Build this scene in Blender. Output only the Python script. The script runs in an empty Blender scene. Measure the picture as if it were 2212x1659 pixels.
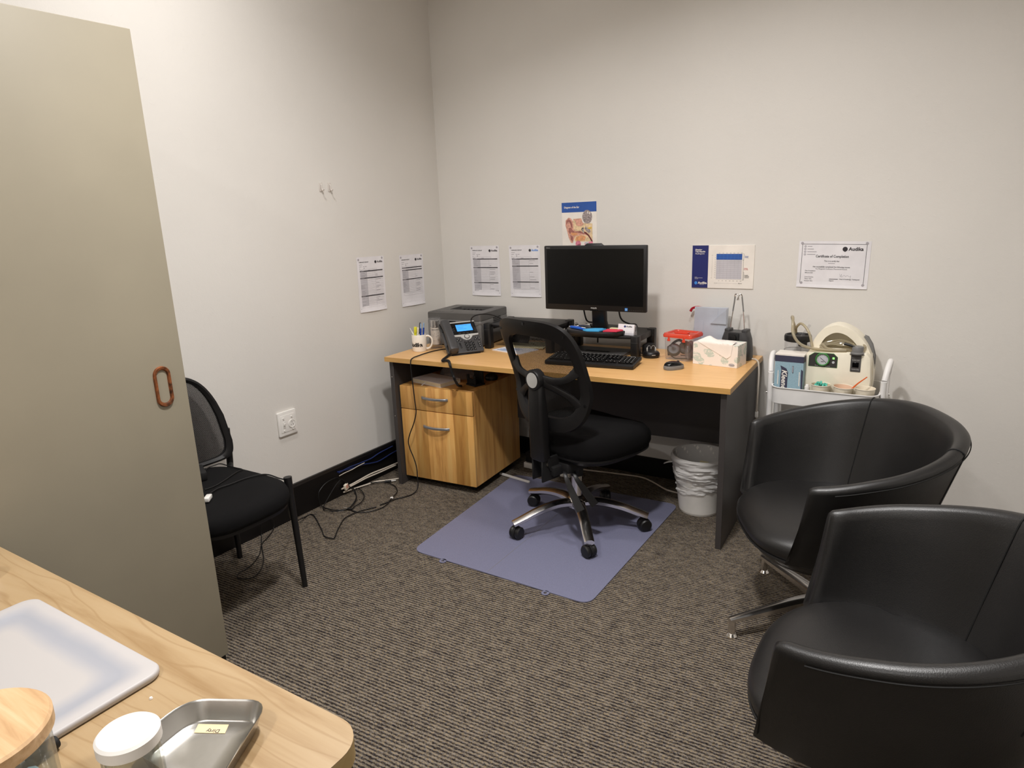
import bpy, bmesh, math, random
from math import sin, cos, pi, radians
from mathutils import Matrix, Vector, Euler, noise
random.seed(7)
SC = bpy.context.scene
COL = SC.collection

# ------------------------------------------------------------------ materials
def lin(c):
    return tuple(((v/255.0)/12.92 if v/255.0 <= 0.04045 else ((v/255.0+0.055)/1.055)**2.4) for v in c) + (1.0,)

class NT:
    def __init__(s, name):
        s.m = bpy.data.materials.new(name); s.m.use_nodes = True
        s.t = s.m.node_tree; s.n = s.t.nodes; s.l = s.t.links
        s.b = s.n['Principled BSDF']; s.out = s.n['Material Output']
    def node(s, typ, **kw):
        nd = s.n.new(typ)
        for k, v in kw.items():
            if k in nd.inputs.keys() if isinstance(k, str) else False: nd.inputs[k].default_value = v
            else: setattr(nd, k, v)
        return nd
    def link(s, a, b): s.l.new(a, b)
    def coord(s, scale=(1,1,1), rot=(0,0,0)):
        tc = s.n.new('ShaderNodeTexCoord'); mp = s.n.new('ShaderNodeMapping')
        mp.inputs['Scale'].default_value = scale; mp.inputs['Rotation'].default_value = rot
        s.link(tc.outputs['Object'], mp.inputs['Vector']); return mp.outputs['Vector']
    def noise(s, vec, scale, detail=3, rough=0.55, dist=0.0):
        nd = s.n.new('ShaderNodeTexNoise'); nd.inputs['Scale'].default_value = scale
        nd.inputs['Detail'].default_value = detail; nd.inputs['Roughness'].default_value = rough
        nd.inputs['Distortion'].default_value = dist
        s.link(vec, nd.inputs['Vector']); return nd.outputs['Fac']
    def ramp(s, fac, stops):
        r = s.n.new('ShaderNodeValToRGB'); e = r.color_ramp.elements
        while len(e) < len(stops): e.new(0.5)
        for i, (p, c) in enumerate(stops):
            e[i].position = p; e[i].color = lin(c) if len(c) == 3 and max(c) > 1 else (c[0], c[0], c[0], 1)
        s.link(fac, r.inputs['Fac']); return r.outputs['Color']
    def bump(s, h, strength, dist=0.001):
        b = s.n.new('ShaderNodeBump'); b.inputs['Strength'].default_value = strength; b.inputs['Distance'].default_value = dist
        s.link(h, b.inputs['Height']); s.link(b.outputs['Normal'], s.b.inputs['Normal']); return b
    def math(s, op, a, b=None, c=None):
        m = s.n.new('ShaderNodeMath'); m.operation = op
        for i, v in enumerate((a, b, c)):
            if v is None: continue
            if isinstance(v, (int, float)): m.inputs[i].default_value = v
            else: s.link(v, m.inputs[i])
        return m.outputs[0]

def mat(name, c, rough=0.5, metal=0.0, spec=0.5, bump=None, var=0.0, vscale=8.0, coat=0.0, trans=0.0, ior=1.45, alpha=1.0, sheen=0.0, emit=None, sss=0.0):
    t = NT(name); b = t.b
    b.inputs['Base Color'].default_value = lin(c)
    b.inputs['Roughness'].default_value = rough; b.inputs['Metallic'].default_value = metal
    b.inputs['Specular IOR Level'].default_value = spec; b.inputs['IOR'].default_value = ior
    b.inputs['Coat Weight'].default_value = coat; b.inputs['Transmission Weight'].default_value = trans
    b.inputs['Alpha'].default_value = alpha
    if sheen: b.inputs['Sheen Weight'].default_value = sheen
    v = t.coord()
    n = t.noise(v, vscale, 3)
    k = max(var, 0.03)
    lo = tuple(max(0, x*(1-k)) for x in c); hi = tuple(min(255, x*(1+k)) for x in c)
    t.link(t.ramp(n, [(0.3, tuple(max(1.01, x) for x in lo)), (0.7, tuple(max(1.01, x) for x in hi))]), b.inputs['Base Color'])
    if bump: t.bump(t.noise(v, bump[0], 4), bump[1], bump[2] if len(bump) > 2 else 0.001)
    if emit: b.inputs['Emission Color'].default_value = lin(emit[0]); b.inputs['Emission Strength'].default_value = emit[1]
    return t.m

def clear(name, tint=(245,245,245), gloss=0.10, rough=0.05, op=0.08):
    """thin clear plastic or glass: mostly see-through with a fresnel gloss and a little haze"""
    t = NT(name); t.n.remove(t.b)
    tr = t.n.new('ShaderNodeBsdfTransparent'); tr.inputs['Color'].default_value = lin(tint)
    gl = t.n.new('ShaderNodeBsdfGlossy'); gl.inputs['Roughness'].default_value = rough
    df = t.n.new('ShaderNodeBsdfDiffuse'); df.inputs['Color'].default_value = lin(tint)
    fr = t.n.new('ShaderNodeLayerWeight'); fr.inputs['Blend'].default_value = 0.5
    m0 = t.n.new('ShaderNodeMixShader'); m0.inputs[0].default_value = op
    t.link(tr.outputs[0], m0.inputs[1]); t.link(df.outputs[0], m0.inputs[2])
    m1 = t.n.new('ShaderNodeMixShader'); t.link(t.math('ADD', t.math('MULTIPLY', t.math('POWER', fr.outputs['Facing'], 4.0), 0.55), gloss*0.5), m1.inputs[0])
    t.link(m0.outputs[0], m1.inputs[1]); t.link(gl.outputs[0], m1.inputs[2])
    t.link(m1.outputs[0], t.out.inputs['Surface']); return t.m

def wood(name, base, dark, light, axis='X', scale=1.0, rough=0.4, wavy=False, planks=0.0):
    t = NT(name)
    st = {'X': (1.2, 14, 14), 'Y': (14, 1.2, 14), 'Z': (14, 14, 1.0)}[axis]
    v = t.coord(tuple(x*scale for x in st))
    n = t.noise(v, 2.2, 6, 0.6, 0.6)
    col = t.ramp(n, [(0.28, dark), (0.5, base), (0.72, light)])
    if wavy:
        w = t.n.new('ShaderNodeTexWave'); w.wave_type = 'BANDS'; w.bands_direction = 'Y' if axis == 'X' else 'X'
        w.inputs['Scale'].default_value = 2.4; w.inputs['Distortion'].default_value = 11.0; w.inputs['Detail'].default_value = 2.0; w.inputs['Detail Scale'].default_value = 0.8
        t.link(t.coord((1.1, 4.0, 1) if axis == 'X' else (4.0, 1.1, 1)), w.inputs['Vector'])
        line = t.ramp(w.outputs['Fac'], [(0.0, (1.0,)), (0.035, (0.0,)), (1.0, (0.0,))])
        mx = t.n.new('ShaderNodeMix'); mx.data_type = 'RGBA'
        t.link(t.math('MULTIPLY', line, 0.5), mx.inputs[0]); t.link(col, mx.inputs[6]); mx.inputs[7].default_value = lin(dark)
        col = mx.outputs[2]
    if planks:
        v2 = t.coord((1/planks, 0.001, 0.001) if axis == 'Z' else (0.001, 1/planks, 0.001))
        vo = t.n.new('ShaderNodeTexWhiteNoise'); vo.noise_dimensions = '1D'
        sx = t.n.new('ShaderNodeSeparateXYZ'); t.link(v2, sx.inputs[0])
        t.link(t.math('FLOOR', sx.outputs[0]), vo.inputs['W'])
        mx = t.n.new('ShaderNodeMix'); mx.data_type = 'RGBA'; mx.blend_type = 'MULTIPLY'
        mx.inputs[0].default_value = 1.0; t.link(col, mx.inputs[6])
        t.link(t.ramp(vo.outputs['Value'], [(0.0, (200,190,170)), (1.0, (255,252,248))]), mx.inputs[7]); col = mx.outputs[2]
    t.link(col, t.b.inputs['Base Color']); t.b.inputs['Roughness'].default_value = rough
    t.bump(n, 0.05, 0.001); return t.m

def wall_mat():
    t = NT('white plaster')
    v = t.coord()
    n = t.noise(v, 1.3, 3, 0.5)
    t.link(t.ramp(n, [(0.25, (222,218,212)), (0.75, (230,226,220))]), t.b.inputs['Base Color'])
    t.b.inputs['Roughness'].default_value = 0.62; t.b.inputs['Specular IOR Level'].default_value = 0.35
    a = t.noise(v, 190, 3, 0.6); b = t.noise(v, 26, 5, 0.65, 0.4)
    chips = t.ramp(t.noise(v, 48, 2, 0.5, 1.2), [(0.68, (0.0,)), (0.76, (1.0,))])
    h = t.math('ADD', t.math('MULTIPLY', a, 0.18), t.math('ADD', t.math('MULTIPLY', b, 0.5), t.math('MULTIPLY', chips, 0.22)))
    t.bump(h, 0.55, 0.0022); return t.m

def carpet_mat():
    t = NT('ribbed carpet'); ang = radians(-2.5)
    v = t.coord((1,1,1), (0,0,ang))
    sx = t.n.new('ShaderNodeSeparateXYZ'); t.link(v, sx.inputs[0])
    wob = t.math('MULTIPLY', t.math('SUBTRACT', t.noise(v, 90, 2), 0.5), 0.0075)
    y = t.math('ADD', sx.outputs[1], wob)
    rib = t.math('ADD', t.math('MULTIPLY', t.math('SINE', t.math('MULTIPLY', y, 2*pi/0.0125)), 0.5), 0.5)
    loop = t.noise(t.coord((110, 240, 1), (0,0,ang)), 1.0, 3, 0.7, 1.0)
    fine = t.noise(v, 330, 3, 0.8, 0.6)
    loop = t.math('ADD', t.math('MULTIPLY', loop, 0.60), t.math('MULTIPLY', fine, 0.40))
    big = t.noise(t.coord((20, 38, 1), (0,0,ang)), 1.0, 4, 0.7)
    f = t.math('ADD', t.math('MULTIPLY', rib, 0.19), t.math('ADD', t.math('MULTIPLY', loop, 0.95), t.math('MULTIPLY', big, 0.30)))
    col = t.ramp(f, [(0.54, (22,21,27)), (0.655, (62,57,54)), (0.735, (113,106,96)), (0.88, (146,137,122))])
    hue = t.noise(t.coord((120, 300, 1), (0,0,ang)), 1.0, 2, 0.6)
    mx = t.n.new('ShaderNodeMix'); mx.data_type = 'RGBA'; mx.blend_type = 'MULTIPLY'
    mx.inputs[0].default_value = 0.8; t.link(col, mx.inputs[6])
    t.link(t.ramp(hue, [(0.36, (212,214,240)), (0.5, (240,236,230)), (0.64, (255,232,192))]), mx.inputs[7])
    t.link(mx.outputs[2], t.b.inputs['Base Color'])
    t.b.inputs['Roughness'].default_value = 0.95; t.b.inputs['Specular IOR Level'].default_value = 0.1
    t.bump(t.math('ADD', t.math('MULTIPLY', rib, 0.25), t.math('MULTIPLY', loop, 0.8)), 0.8, 0.004); return t.m

def mesh_fabric(name, c, pitch=0.0042, hole=0.30):
    t = NT(name); v = t.coord((1/pitch,)*3)
    sx = t.n.new('ShaderNodeSeparateXYZ'); t.link(v, sx.inputs[0])
    a = t.math('SINE', t.math('MULTIPLY', t.math('ADD', sx.outputs[0], sx.outputs[1]), pi*1.15))
    b = t.math('SINE', t.math('MULTIPLY', sx.outputs[2], pi*1.6))
    m = t.math('MULTIPLY', a, b)
    al = t.ramp(m, [(hole, (1.0,)), (hole+0.10, (0.0,))])
    t.b.inputs['Base Color'].default_value = lin(c); t.b.inputs['Roughness'].default_value = 0.6
    t.link(al, t.b.inputs['Alpha']); return t.m

def tissue_pattern():
    t = NT('leaf print card'); v = t.coord()
    vo = t.n.new('ShaderNodeTexVoronoi'); vo.inputs['Scale'].default_value = 26; t.link(v, vo.inputs['Vector'])
    n = t.noise(t.coord((18,30,60)), 2.0, 2, 0.5, 1.5)
    a = t.math('MULTIPLY', t.math('LESS_THAN', vo.outputs['Distance'], 0.50), t.math('GREATER_THAN', n, 0.44))
    mx = t.n.new('ShaderNodeMix'); mx.data_type = 'RGBA'
    t.link(t.math('MULTIPLY', a, 0.8), mx.inputs[0]); mx.inputs[6].default_value = lin((240,232,224)); mx.inputs[7].default_value = lin((184,200,188))
    t.link(mx.outputs[2], t.b.inputs['Base Color']); t.b.inputs['Roughness'].default_value = 0.55; return t.m

def leather():
    t = NT('black leather'); v = t.coord()
    t.b.inputs['Roughness'].default_value = 0.39
    t.b.inputs['Specular IOR Level'].default_value = 0.5
    n = t.noise(v, 5, 2); t.link(t.ramp(n, [(0.3, (22,21,21)), (0.7, (28,27,27))]), t.b.inputs['Base Color'])
    vo = t.n.new('ShaderNodeTexVoronoi'); vo.inputs['Scale'].default_value = 420; t.link(v, vo.inputs['Vector'])
    h = t.math('ADD', t.math('MULTIPLY', vo.outputs['Distance'], 0.35), t.math('MULTIPLY', t.noise(v, 9, 3), 1.2))
    t.bump(h, 0.35, 0.0012); return t.m

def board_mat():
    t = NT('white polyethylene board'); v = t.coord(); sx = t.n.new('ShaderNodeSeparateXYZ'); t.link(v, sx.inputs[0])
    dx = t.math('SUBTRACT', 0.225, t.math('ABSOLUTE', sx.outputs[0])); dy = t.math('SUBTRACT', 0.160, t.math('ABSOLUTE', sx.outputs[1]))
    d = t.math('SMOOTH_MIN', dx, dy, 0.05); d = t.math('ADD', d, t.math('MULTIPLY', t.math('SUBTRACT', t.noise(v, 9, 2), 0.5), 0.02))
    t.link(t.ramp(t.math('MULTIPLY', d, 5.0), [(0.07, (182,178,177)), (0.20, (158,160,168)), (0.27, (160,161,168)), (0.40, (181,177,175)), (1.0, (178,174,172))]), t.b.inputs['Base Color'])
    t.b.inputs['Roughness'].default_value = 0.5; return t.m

M = {}
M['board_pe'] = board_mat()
M['wall'] = wall_mat(); M['carpet'] = carpet_mat()
M['ceiling'] = mat('ceiling white', (228,226,222), 0.8, bump=(120,0.2))
M['skirt'] = mat('black gloss skirting', (14,12,13), 0.38, bump=(18,0.25))
M['skirt_top'] = M['skirt']
M['beech'] = wood('beech laminate', (224,176,116), (216,166,104), (230,184,125), 'X', 2.0, 0.33)
M['beech_edge'] = wood('beech edge band', (200,155,90), (188,142,78), (208,165,100), 'X', 2.0, 0.4)
M['apple'] = wood('walnut grain laminate', (238,184,110), (200,144,82), (246,204,132), 'Z', 0.9, 0.4, planks=0.085)
M['maple'] = wood('pale maple laminate', (170,144,108), (146,116,78), (176,152,118), 'X', 0.7, 0.33, wavy=True)
M['maple_edge'] = wood('maple edge band', (178,152,104), (166,138,90), (184,160,114), 'X', 0.8, 0.4)
M['lidwood'] = wood('rubberwood lid', (206,170,128), (180,142,100), (216,184,145), 'X', 2.2, 0.5)
M['ironstone'] = mat('charcoal laminate', (62,58,57), 0.45, bump=(300,0.1))
M['cab'] = mat('grey beige enamel', (150,142,124), 0.5, var=0.02, vscale=2, bump=(500,0.06))
M['rust'] = mat('rusty bronze', (112,66,38), 0.55, 0.35, var=0.45, vscale=60, bump=(200,0.5))
M['black'] = mat('black plastic', (20,19,20), 0.42, bump=(600,0.12))
M['blackgloss'] = mat('glossy black plastic', (12,12,13), 0.16)
M['blackmatte'] = mat('matte black', (15,14,15), 0.7)
M['fabric'] = mat('black seat fabric', (9,8,9), 0.92, spec=0.25, bump=(700,0.6,0.001))
M['screen'] = mat('dark monitor screen', (7,7,8), 0.28)
M['charcoal'] = mat('charcoal grey plastic', (62,61,62), 0.42, bump=(500,0.1))
M['greyplastic'] = mat('dark grey plastic', (84,82,81), 0.5, bump=(400,0.1))
M['printtop'] = mat('printer top grey', (88,86,84), 0.45, bump=(500,0.1))
M['printbody'] = mat('printer body grey', (112,110,108), 0.5, bump=(400,0.1))
M['hook'] = mat('frosted hook plastic', (214,207,200), 0.25)
M['midgrey'] = mat('mid grey plastic', (120,119,118), 0.45)
M['silver'] = mat('silver plastic', (196,195,192), 0.35, 0.3)
M['chrome'] = mat('polished aluminium', (226,222,218), 0.2, 1.0)
M['steel'] = mat('brushed steel', (190,188,184), 0.27, 1.0, bump=(90,0.08))
M['nickel'] = mat('satin nickel', (150,152,156), 0.38, 0.7)
M['white'] = mat('white plastic', (236,233,228), 0.35)
M['whitemetal'] = mat('white powder coat', (232,230,228), 0.4)
M['cream'] = mat('cream enamel', (246,238,218), 0.38)
M['paper'] = mat('white paper', (232,229,232), 0.8, bump=(25,0.15))
M['board'] = mat('foam board white', (240,233,224), 0.6)
M['paperside'] = mat('page edges', (226,214,186), 0.8, bump=(500,0.4))
M['ink'] = mat('black ink', (52,48,52), 0.7)
M['inkgrey'] = mat('grey ink', (158,154,160), 0.8)
M['inklight'] = mat('pale grey ink', (198,195,200), 0.8)
M['putty'] = mat('grey adhesive dot', (172,167,172), 0.8)
M['navy'] = mat('navy print', (34,40,104), 0.6)
M['blueprint'] = mat('blue print', (48,88,164), 0.6)
M['skyprint'] = mat('light blue print', (70,140,220), 0.6)
M['redprint'] = mat('red print', (190,50,60), 0.6)
M['skin1'] = mat('pink ink', (214,160,140), 0.7, var=0.12, vscale=90)
M['skin2'] = mat('brown pink ink', (162,104,96), 0.7, var=0.12, vscale=90)
M['skin3'] = mat('cream ink', (228,200,160), 0.7, var=0.10, vscale=90)
M['skin4'] = mat('orange ink', (222,158,110), 0.7, var=0.10, vscale=90)
M['skin5'] = mat('dark red ink', (110,48,50), 0.7)
M['yellowink'] = mat('yellow ink', (222,184,70), 0.7)
M['greyball'] = mat('mottled grey ink', (150,138,136), 0.7, var=0.35, vscale=200)
M['pinkink'] = mat('magenta ink', (224,130,150), 0.7, var=0.2, vscale=150)
M['mat'] = mat('blue grey polymer', (113,114,137), 0.5, bump=(900,0.5,0.0006), var=0.06, vscale=400)
M['leather'] = leather()
M['mug'] = mat('white ceramic', (236,228,216), 0.2, coat=0.4)
M['yellow'] = mat('yellow plastic', (226,222,60), 0.4)
M['bluepl'] = mat('blue plastic', (24,62,150), 0.35)
M['bluelight'] = mat('pale blue plastic', (140,170,205), 0.3)
M['brightblue'] = mat('bright blue plastic', (34,96,206), 0.35)
M['lcd'] = mat('blue backlit display', (60,140,240), 0.3, emit=((70,155,250), 0.75))
M['note_blue'] = mat('blue note paper', (70,168,222), 0.7)
M['note_red'] = mat('red note paper', (216,60,84), 0.7)
M['note_cream'] = mat('cream note paper', (226,214,170), 0.7)
M['orange'] = mat('orange plastic', (232,110,52), 0.35)
M['glass'] = clear('clear glass', (238,240,238), 0.10, 0.03, 0.05)
M['acrylic'] = clear('clear acrylic', (246,246,247), 0.10, 0.05, 0.05)
M['tube'] = clear('clear cream tubing', (214,204,178), 0.14, 0.08, 0.42)
M['redclear'] = clear('translucent red plastic', (240,86,62), 0.12, 0.1, 0.62)
M['film'] = clear('bin liner film', (238,236,234), 0.08, 0.16, 0.72)
M['bag'] = clear('thin clear bag', (200,196,200), 0.12, 0.2, 0.25)
M['liquid'] = mat('cream lotion', (240,226,208), 0.5)
M['redpl'] = mat('red plastic', (176,30,48), 0.3)
M['foil'] = mat('silver blue foil card', (198,204,216), 0.30, 0.35, bump=(9,0.35,0.006))
M['tissuecard'] = tissue_pattern()
M['tissue'] = mat('soft tissue', (240,232,224), 0.9, bump=(40,0.4))
M['klxblue'] = mat('pale blue card', (150,180,194), 0.5, var=0.05, vscale=200)
M['klxdark'] = mat('slate blue card', (64,64,84), 0.5)
M['green'] = mat('green ring plastic', (66,132,66), 0.4)
M['dialwhite'] = mat('dial face', (200,200,205), 0.3)
M['led'] = mat('green power light', (120,240,110), 0.3, emit=((110,250,90), 2.5))
M['teal'] = mat('teal soft plastic', (92,190,170), 0.5)
M['cup'] = mat('paper cup card', (238,228,208), 0.7)
M['cupin'] = mat('peach cup lining', (232,200,172), 0.6)
M['polyboard'] = mat('white polyethylene', (176,173,174), 0.5, bump=(700,0.1))
M['cable'] = mat('black cable rubber', (16,15,16), 0.5)
M['cablewhite'] = mat('off white cable', (206,196,182), 0.5)
M['cableblue'] = mat('blue cable', (28,44,96), 0.5)
M['label'] = mat('buff label', (222,200,160), 0.7)
M['officemesh'] = mesh_fabric('open chair mesh', (14,13,14), 0.0044, 0.22)
M['visitmesh'] = mesh_fabric('fine chair mesh', (16,15,16), 0.0034, 0.52)
M['lamp'] = mat('lamp diffuser', (250,246,238), 0.5, emit=((255,240,222), 3.0))
M['seam'] = mat('dark seam thread', (9,9,9), 0.7)
M['shellseat'] = M['leather']

# ------------------------------------------------------------------ mesh builder
def catmull(pts, res=6, closed=False):
    P = [Vector(p) for p in pts]; n = len(P)
    if n < 3: return P
    out = []
    rng = n if closed else n-1
    for i in range(rng):
        p0 = P[(i-1) % n] if (closed or i > 0) else P[0]*2-P[1]
        p1 = P[i]; p2 = P[(i+1) % n]
        p3 = P[(i+2) % n] if (closed or i+2 < n) else P[-1]*2-P[-2]
        for k in range(res):
            t = k/res
            out.append(0.5*((2*p1)+(p2-p0)*t+(2*p0-5*p1+4*p2-p3)*t*t+(-p0+3*p1-3*p2+p3)*t**3))
    if not closed: out.append(P[-1])
    return out

class MB:
    def __init__(s, X=None): s.v = []; s.f = []; s.mi = []; s.ms = []; s.X = X or Matrix()
    def m(s, m):
        m = M[m] if isinstance(m, str) else m
        if m not in s.ms: s.ms.append(m)
        return s.ms.index(m)
    def add(s, vs, fs, m, X=None):
        X = s.X @ X if X is not None else s.X
        o = len(s.v); s.v += [tuple(X @ Vector(p)) for p in vs]; k = s.m(m)
        for f in fs: s.f.append(tuple(i+o for i in f)); s.mi.append(k)
        return s
    def bm(s, b, m, X=None):
        b.verts.ensure_lookup_table()
        for i, v in enumerate(b.verts): v.index = i
        s.add([v.co[:] for v in b.verts], [[v.index for v in f.verts] for f in b.faces], m, X); b.free(); return s
    def box(s, c, d, m, bev=0.0, seg=2, rot=None, X=None):
        b = bmesh.new(); bmesh.ops.create_cube(b, size=1.0); bmesh.ops.scale(b, vec=d, verts=b.verts)
        if bev > 0: bmesh.ops.bevel(b, geom=b.edges[:], offset=min(bev, min(d)*0.49), segments=seg, profile=0.5, affect='EDGES')
        T = Matrix.Translation(c) @ (Euler(rot).to_matrix().to_4x4() if rot else Matrix())
        return s.bm(b, m, X @ T if X is not None else T)
    def box2(s, a, b, m, bev=0.0, seg=2, X=None):
        return s.box([(a[i]+b[i])/2 for i in range(3)], [abs(b[i]-a[i]) for i in range(3)], m, bev, seg, None, X)
    def loft(s, rings, m, close=True, cap0=True, cap1=True, X=None):
        n = len(rings[0]); vs = [p for r in rings for p in r]; fs = []
        for i in range(len(rings)-1):
            for j in range(n if close else n-1):
                k = (j+1) % n; fs.append((i*n+j, i*n+k, (i+1)*n+k, (i+1)*n+j))
        if cap0 and close: fs.append(tuple(range(n-1, -1, -1)))
        if cap1 and close: fs.append(tuple((len(rings)-1)*n+j for j in range(n)))
        return s.add(vs, fs, m, X)
    def prism(s, poly, h0, h1, m, X=None, bev=0.0):
        rings = []
        if bev > 0:
            c = Vector((sum(p[0] for p in poly)/len(poly), sum(p[1] for p in poly)/len(poly)))
            def inset(d):
                out = []
                n = len(poly)
                for i in range(n):
                    p = Vector(poly[i]); a = (p-Vector(poly[i-1])); b = (Vector(poly[(i+1) % n])-p)
                    t = (a.normalized()+b.normalized()); t = t.normalized() if t.length > 1e-6 else a.normalized()
                    out.append(p+Vector((-t.y, t.x))*d)
                return out
            for d, z in ((bev, h0), (bev*0.3, h0+bev*0.3), (0, h0+bev), (0, h1-bev), (bev*0.3, h1-bev*0.3), (bev, h1)):
                rings.append([(p[0], p[1], z) for p in inset(d)])
        else: rings = [[(p[0], p[1], z) for p in poly] for z in (h0, h1)]
        return s.loft(rings, m, X=X)
    def lathe(s, prof, m, n=32, c=(0,0,0), cap0=False, cap1=False, X=None):
        rings = [[(c[0]+r*cos(2*pi*j/n), c[1]+r*sin(2*pi*j/n), c[2]+z) for j in range(n)] for r, z in prof]
        return s.loft(rings, m, True, cap0, cap1, X)
    def cyl(s, p0, p1, r0, m, r1=None, n=20, cap=True, X=None):
        r1 = r0 if r1 is None else r1
        p0 = Vector(p0); p1 = Vector(p1); q = (p1-p0).to_track_quat('Z', 'Y').to_matrix()
        rings = [[(p+q @ Vector((r*cos(2*pi*j/n), r*sin(2*pi*j/n), 0)))[:] for j in range(n)] for p, r in ((p0, r0), (p1, r1))]
        return s.loft(rings, m, True, cap, cap, X)
    def tube(s, pts, r, m, n=8, res=6, closed=False, smooth=True, X=None, rf=None):
        P = catmull(pts, res, closed) if smooth else [Vector(p) for p in pts]
        rings = []; up = None; N = len(P)
        for i in range(N):
            a = P[i-1] if (i > 0 or closed) else P[0]; b = P[(i+1) % N] if (i < N-1 or closed) else P[-1]
            t = (b-a); t = t.normalized() if t.length > 1e-9 else Vector((0,0,1))
            if up is None: up = t.orthogonal().normalized()
            up = (up-t*up.dot(t)); up = up.normalized() if up.length > 1e-6 else t.orthogonal().normalized()
            w = t.cross(up); rr = rf(i/(N-1)) if rf else r
            rings.append([(P[i]+(up*cos(2*pi*j/n)+w*sin(2*pi*j/n))*rr)[:] for j in range(n)])
        if closed: rings.append(rings[0])
        return s.loft(rings, m, True, not closed, not closed, X)
    def sweep(s, pts, sizes, m, upv=(0,0,1), X=None, res=6, bev=0.35):
        """flat bar: sizes (width, height) along pts, rounded-rect section"""
        P = catmull(pts, res); N = len(P); S = [Vector((a, b, 0)) for a, b in sizes]; SS = catmull(S, res)
        rings = []
        for i in range(N):
            a = P[max(i-1, 0)]; b = P[min(i+1, N-1)]; t = (b-a).normalized(); u = Vector(upv)
            w = t.cross(u).normalized(); u = w.cross(t)
            hw, hh = SS[i].x/2, SS[i].y/2; k = 1-bev
            pr = [(hw, hh*k), (hw*k, hh), (-hw*k, hh), (-hw, hh*k), (-hw, -hh*k), (-hw*k, -hh), (hw*k, -hh), (hw, -hh*k)]
            rings.append([(P[i]+w*x+u*y)[:] for x, y in pr])
        return s.loft(rings, m, X=X)
    def grid(s, fn, nu, nv, m, X=None, cu=False):
        vs = [tuple(fn(i/(nu if cu else nu-1), j/(nv-1))) for i in range(nu) for j in range(nv)]; fs = []
        for i in range(nu if cu else nu-1):
            for j in range(nv-1):
                k = (i+1) % nu; fs.append((i*nv+j, k*nv+j, k*nv+j+1, i*nv+j+1))
        return s.add(vs, fs, m, X)
    def quad(s, x0, y0, x1, y1, z, m, X=None):
        return s.add([(x0,y0,z),(x1,y0,z),(x1,y1,z),(x0,y1,z)], [(0,1,2,3)], m, X)
    def poly(s, pts, z, m, X=None):
        return s.add([(p[0],p[1],z) for p in pts], [tuple(range(len(pts)))], m, X)
    def disc(s, x, y, r, z, m, n=20, X=None):
        return s.poly([(x+r*cos(2*pi*i/n), y+r*sin(2*pi*i/n)) for i in range(n)], z, m, X)
    def text(s, txt, x, y, size, m, z=0.0, align='LEFT', bold=0.0, width=None, warp=None, X=None, shear=0.0):
        cu = bpy.data.curves.new('t', 'FONT'); cu.body = txt; cu.size = size; cu.align_x = align; cu.offset = bold*size; cu.shear = shear
        cu.resolution_u = 2; cu.fill_mode = 'FRONT'
        ob = bpy.data.objects.new('t', cu); COL.objects.link(ob)
        dg = bpy.context.evaluated_depsgraph_get(); me = ob.evaluated_get(dg).to_mesh()
        vs = [v.co.copy() for v in me.vertices]; fs = [tuple(p.vertices) for p in me.polygons]
        ob.evaluated_get(dg).to_mesh_clear(); bpy.data.objects.remove(ob); bpy.data.curves.remove(cu)
        if not vs: return s
        if width:
            x0 = min(v.x for v in vs); x1 = max(v.x for v in vs); k = width/(x1-x0)
            for v in vs: v.x *= k
        vs = [(v.x+x, v.y+y, z) for v in vs]
        if warp: vs = [warp(v) for v in vs]
        return s.add(vs, fs, m, X)
    def logo(s, x, y, h, m, m2=None, z=0.0, X=None, warp=None):
        """round speech bubble mark plus the word"""
        r = h*0.62; cx, cy = x+r, y+h*0.36
        p = [(cx+r*cos(a), cy+r*sin(a)) for a in [radians(-70+360*i/26) for i in range(25)]] + [(cx-0.05*r, cy-r*1.25)]
        s.poly(p, z, m, X); s.text('Audika', x+2*r+h*0.25, y, h*1.25, m2 or m, z, bold=0.03, X=X); return s
    def build(s, name, parent=None, kind=None, loc=None, rot=None, angle=40, smooth=True):
        me = bpy.data.meshes.new(name); me.from_pydata(s.v, [], s.f); me.update()
        for m in s.ms: me.materials.append(m)
        me.polygons.foreach_set('material_index', s.mi)
        b = bmesh.new(); b.from_mesh(me); bmesh.ops.recalc_face_normals(b, faces=b.faces[:]); b.to_mesh(me); b.free()
        if smooth:
            me.polygons.foreach_set('use_smooth', [True]*len(me.polygons)); me.set_sharp_from_angle(angle=radians(angle))
        o = bpy.data.objects.new(name, me); COL.objects.link(o)
        if parent is not None: o.parent = parent
        if loc is not None: o.location = loc
        if rot is not None: o.rotation_euler = rot
        if kind: o['kind'] = kind
        return o

def tag(o, label, cat, group=None):
    o['label'] = label; o['category'] = cat
    if group: o['group'] = group
    return o
def thing(name, label, cat, loc=(0,0,0), rot=(0,0,0), group=None):
    o = bpy.data.objects.new(name, None); COL.objects.link(o); o.empty_display_size = 0.05
    o.location = loc; o.rotation_euler = rot if not isinstance(rot, (int, float)) else (0,0,rot)
    return tag(o, label, cat, group)
def struct(mb, name, **kw): return mb.build(name, kind='structure', **kw)
def rrect(w, h, r, n=6, cx=0, cy=0):
    out = []
    for sx, sy, a0 in ((1,1,0),(-1,1,90),(-1,-1,180),(1,-1,270)):
        for i in range(n+1):
            a = radians(a0+90*i/n); out.append((cx+sx*(w/2-r)+r*cos(a), cy+sy*(h/2-r)+r*sin(a)))
    return out
def sgnpow(v, e): return (abs(v)**e)*(1 if v >= 0 else -1)
def superel(a, b, n, N=48): return [(a*sgnpow(cos(2*pi*i/N), 2/n), b*sgnpow(sin(2*pi*i/N), 2/n)) for i in range(N)]

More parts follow.
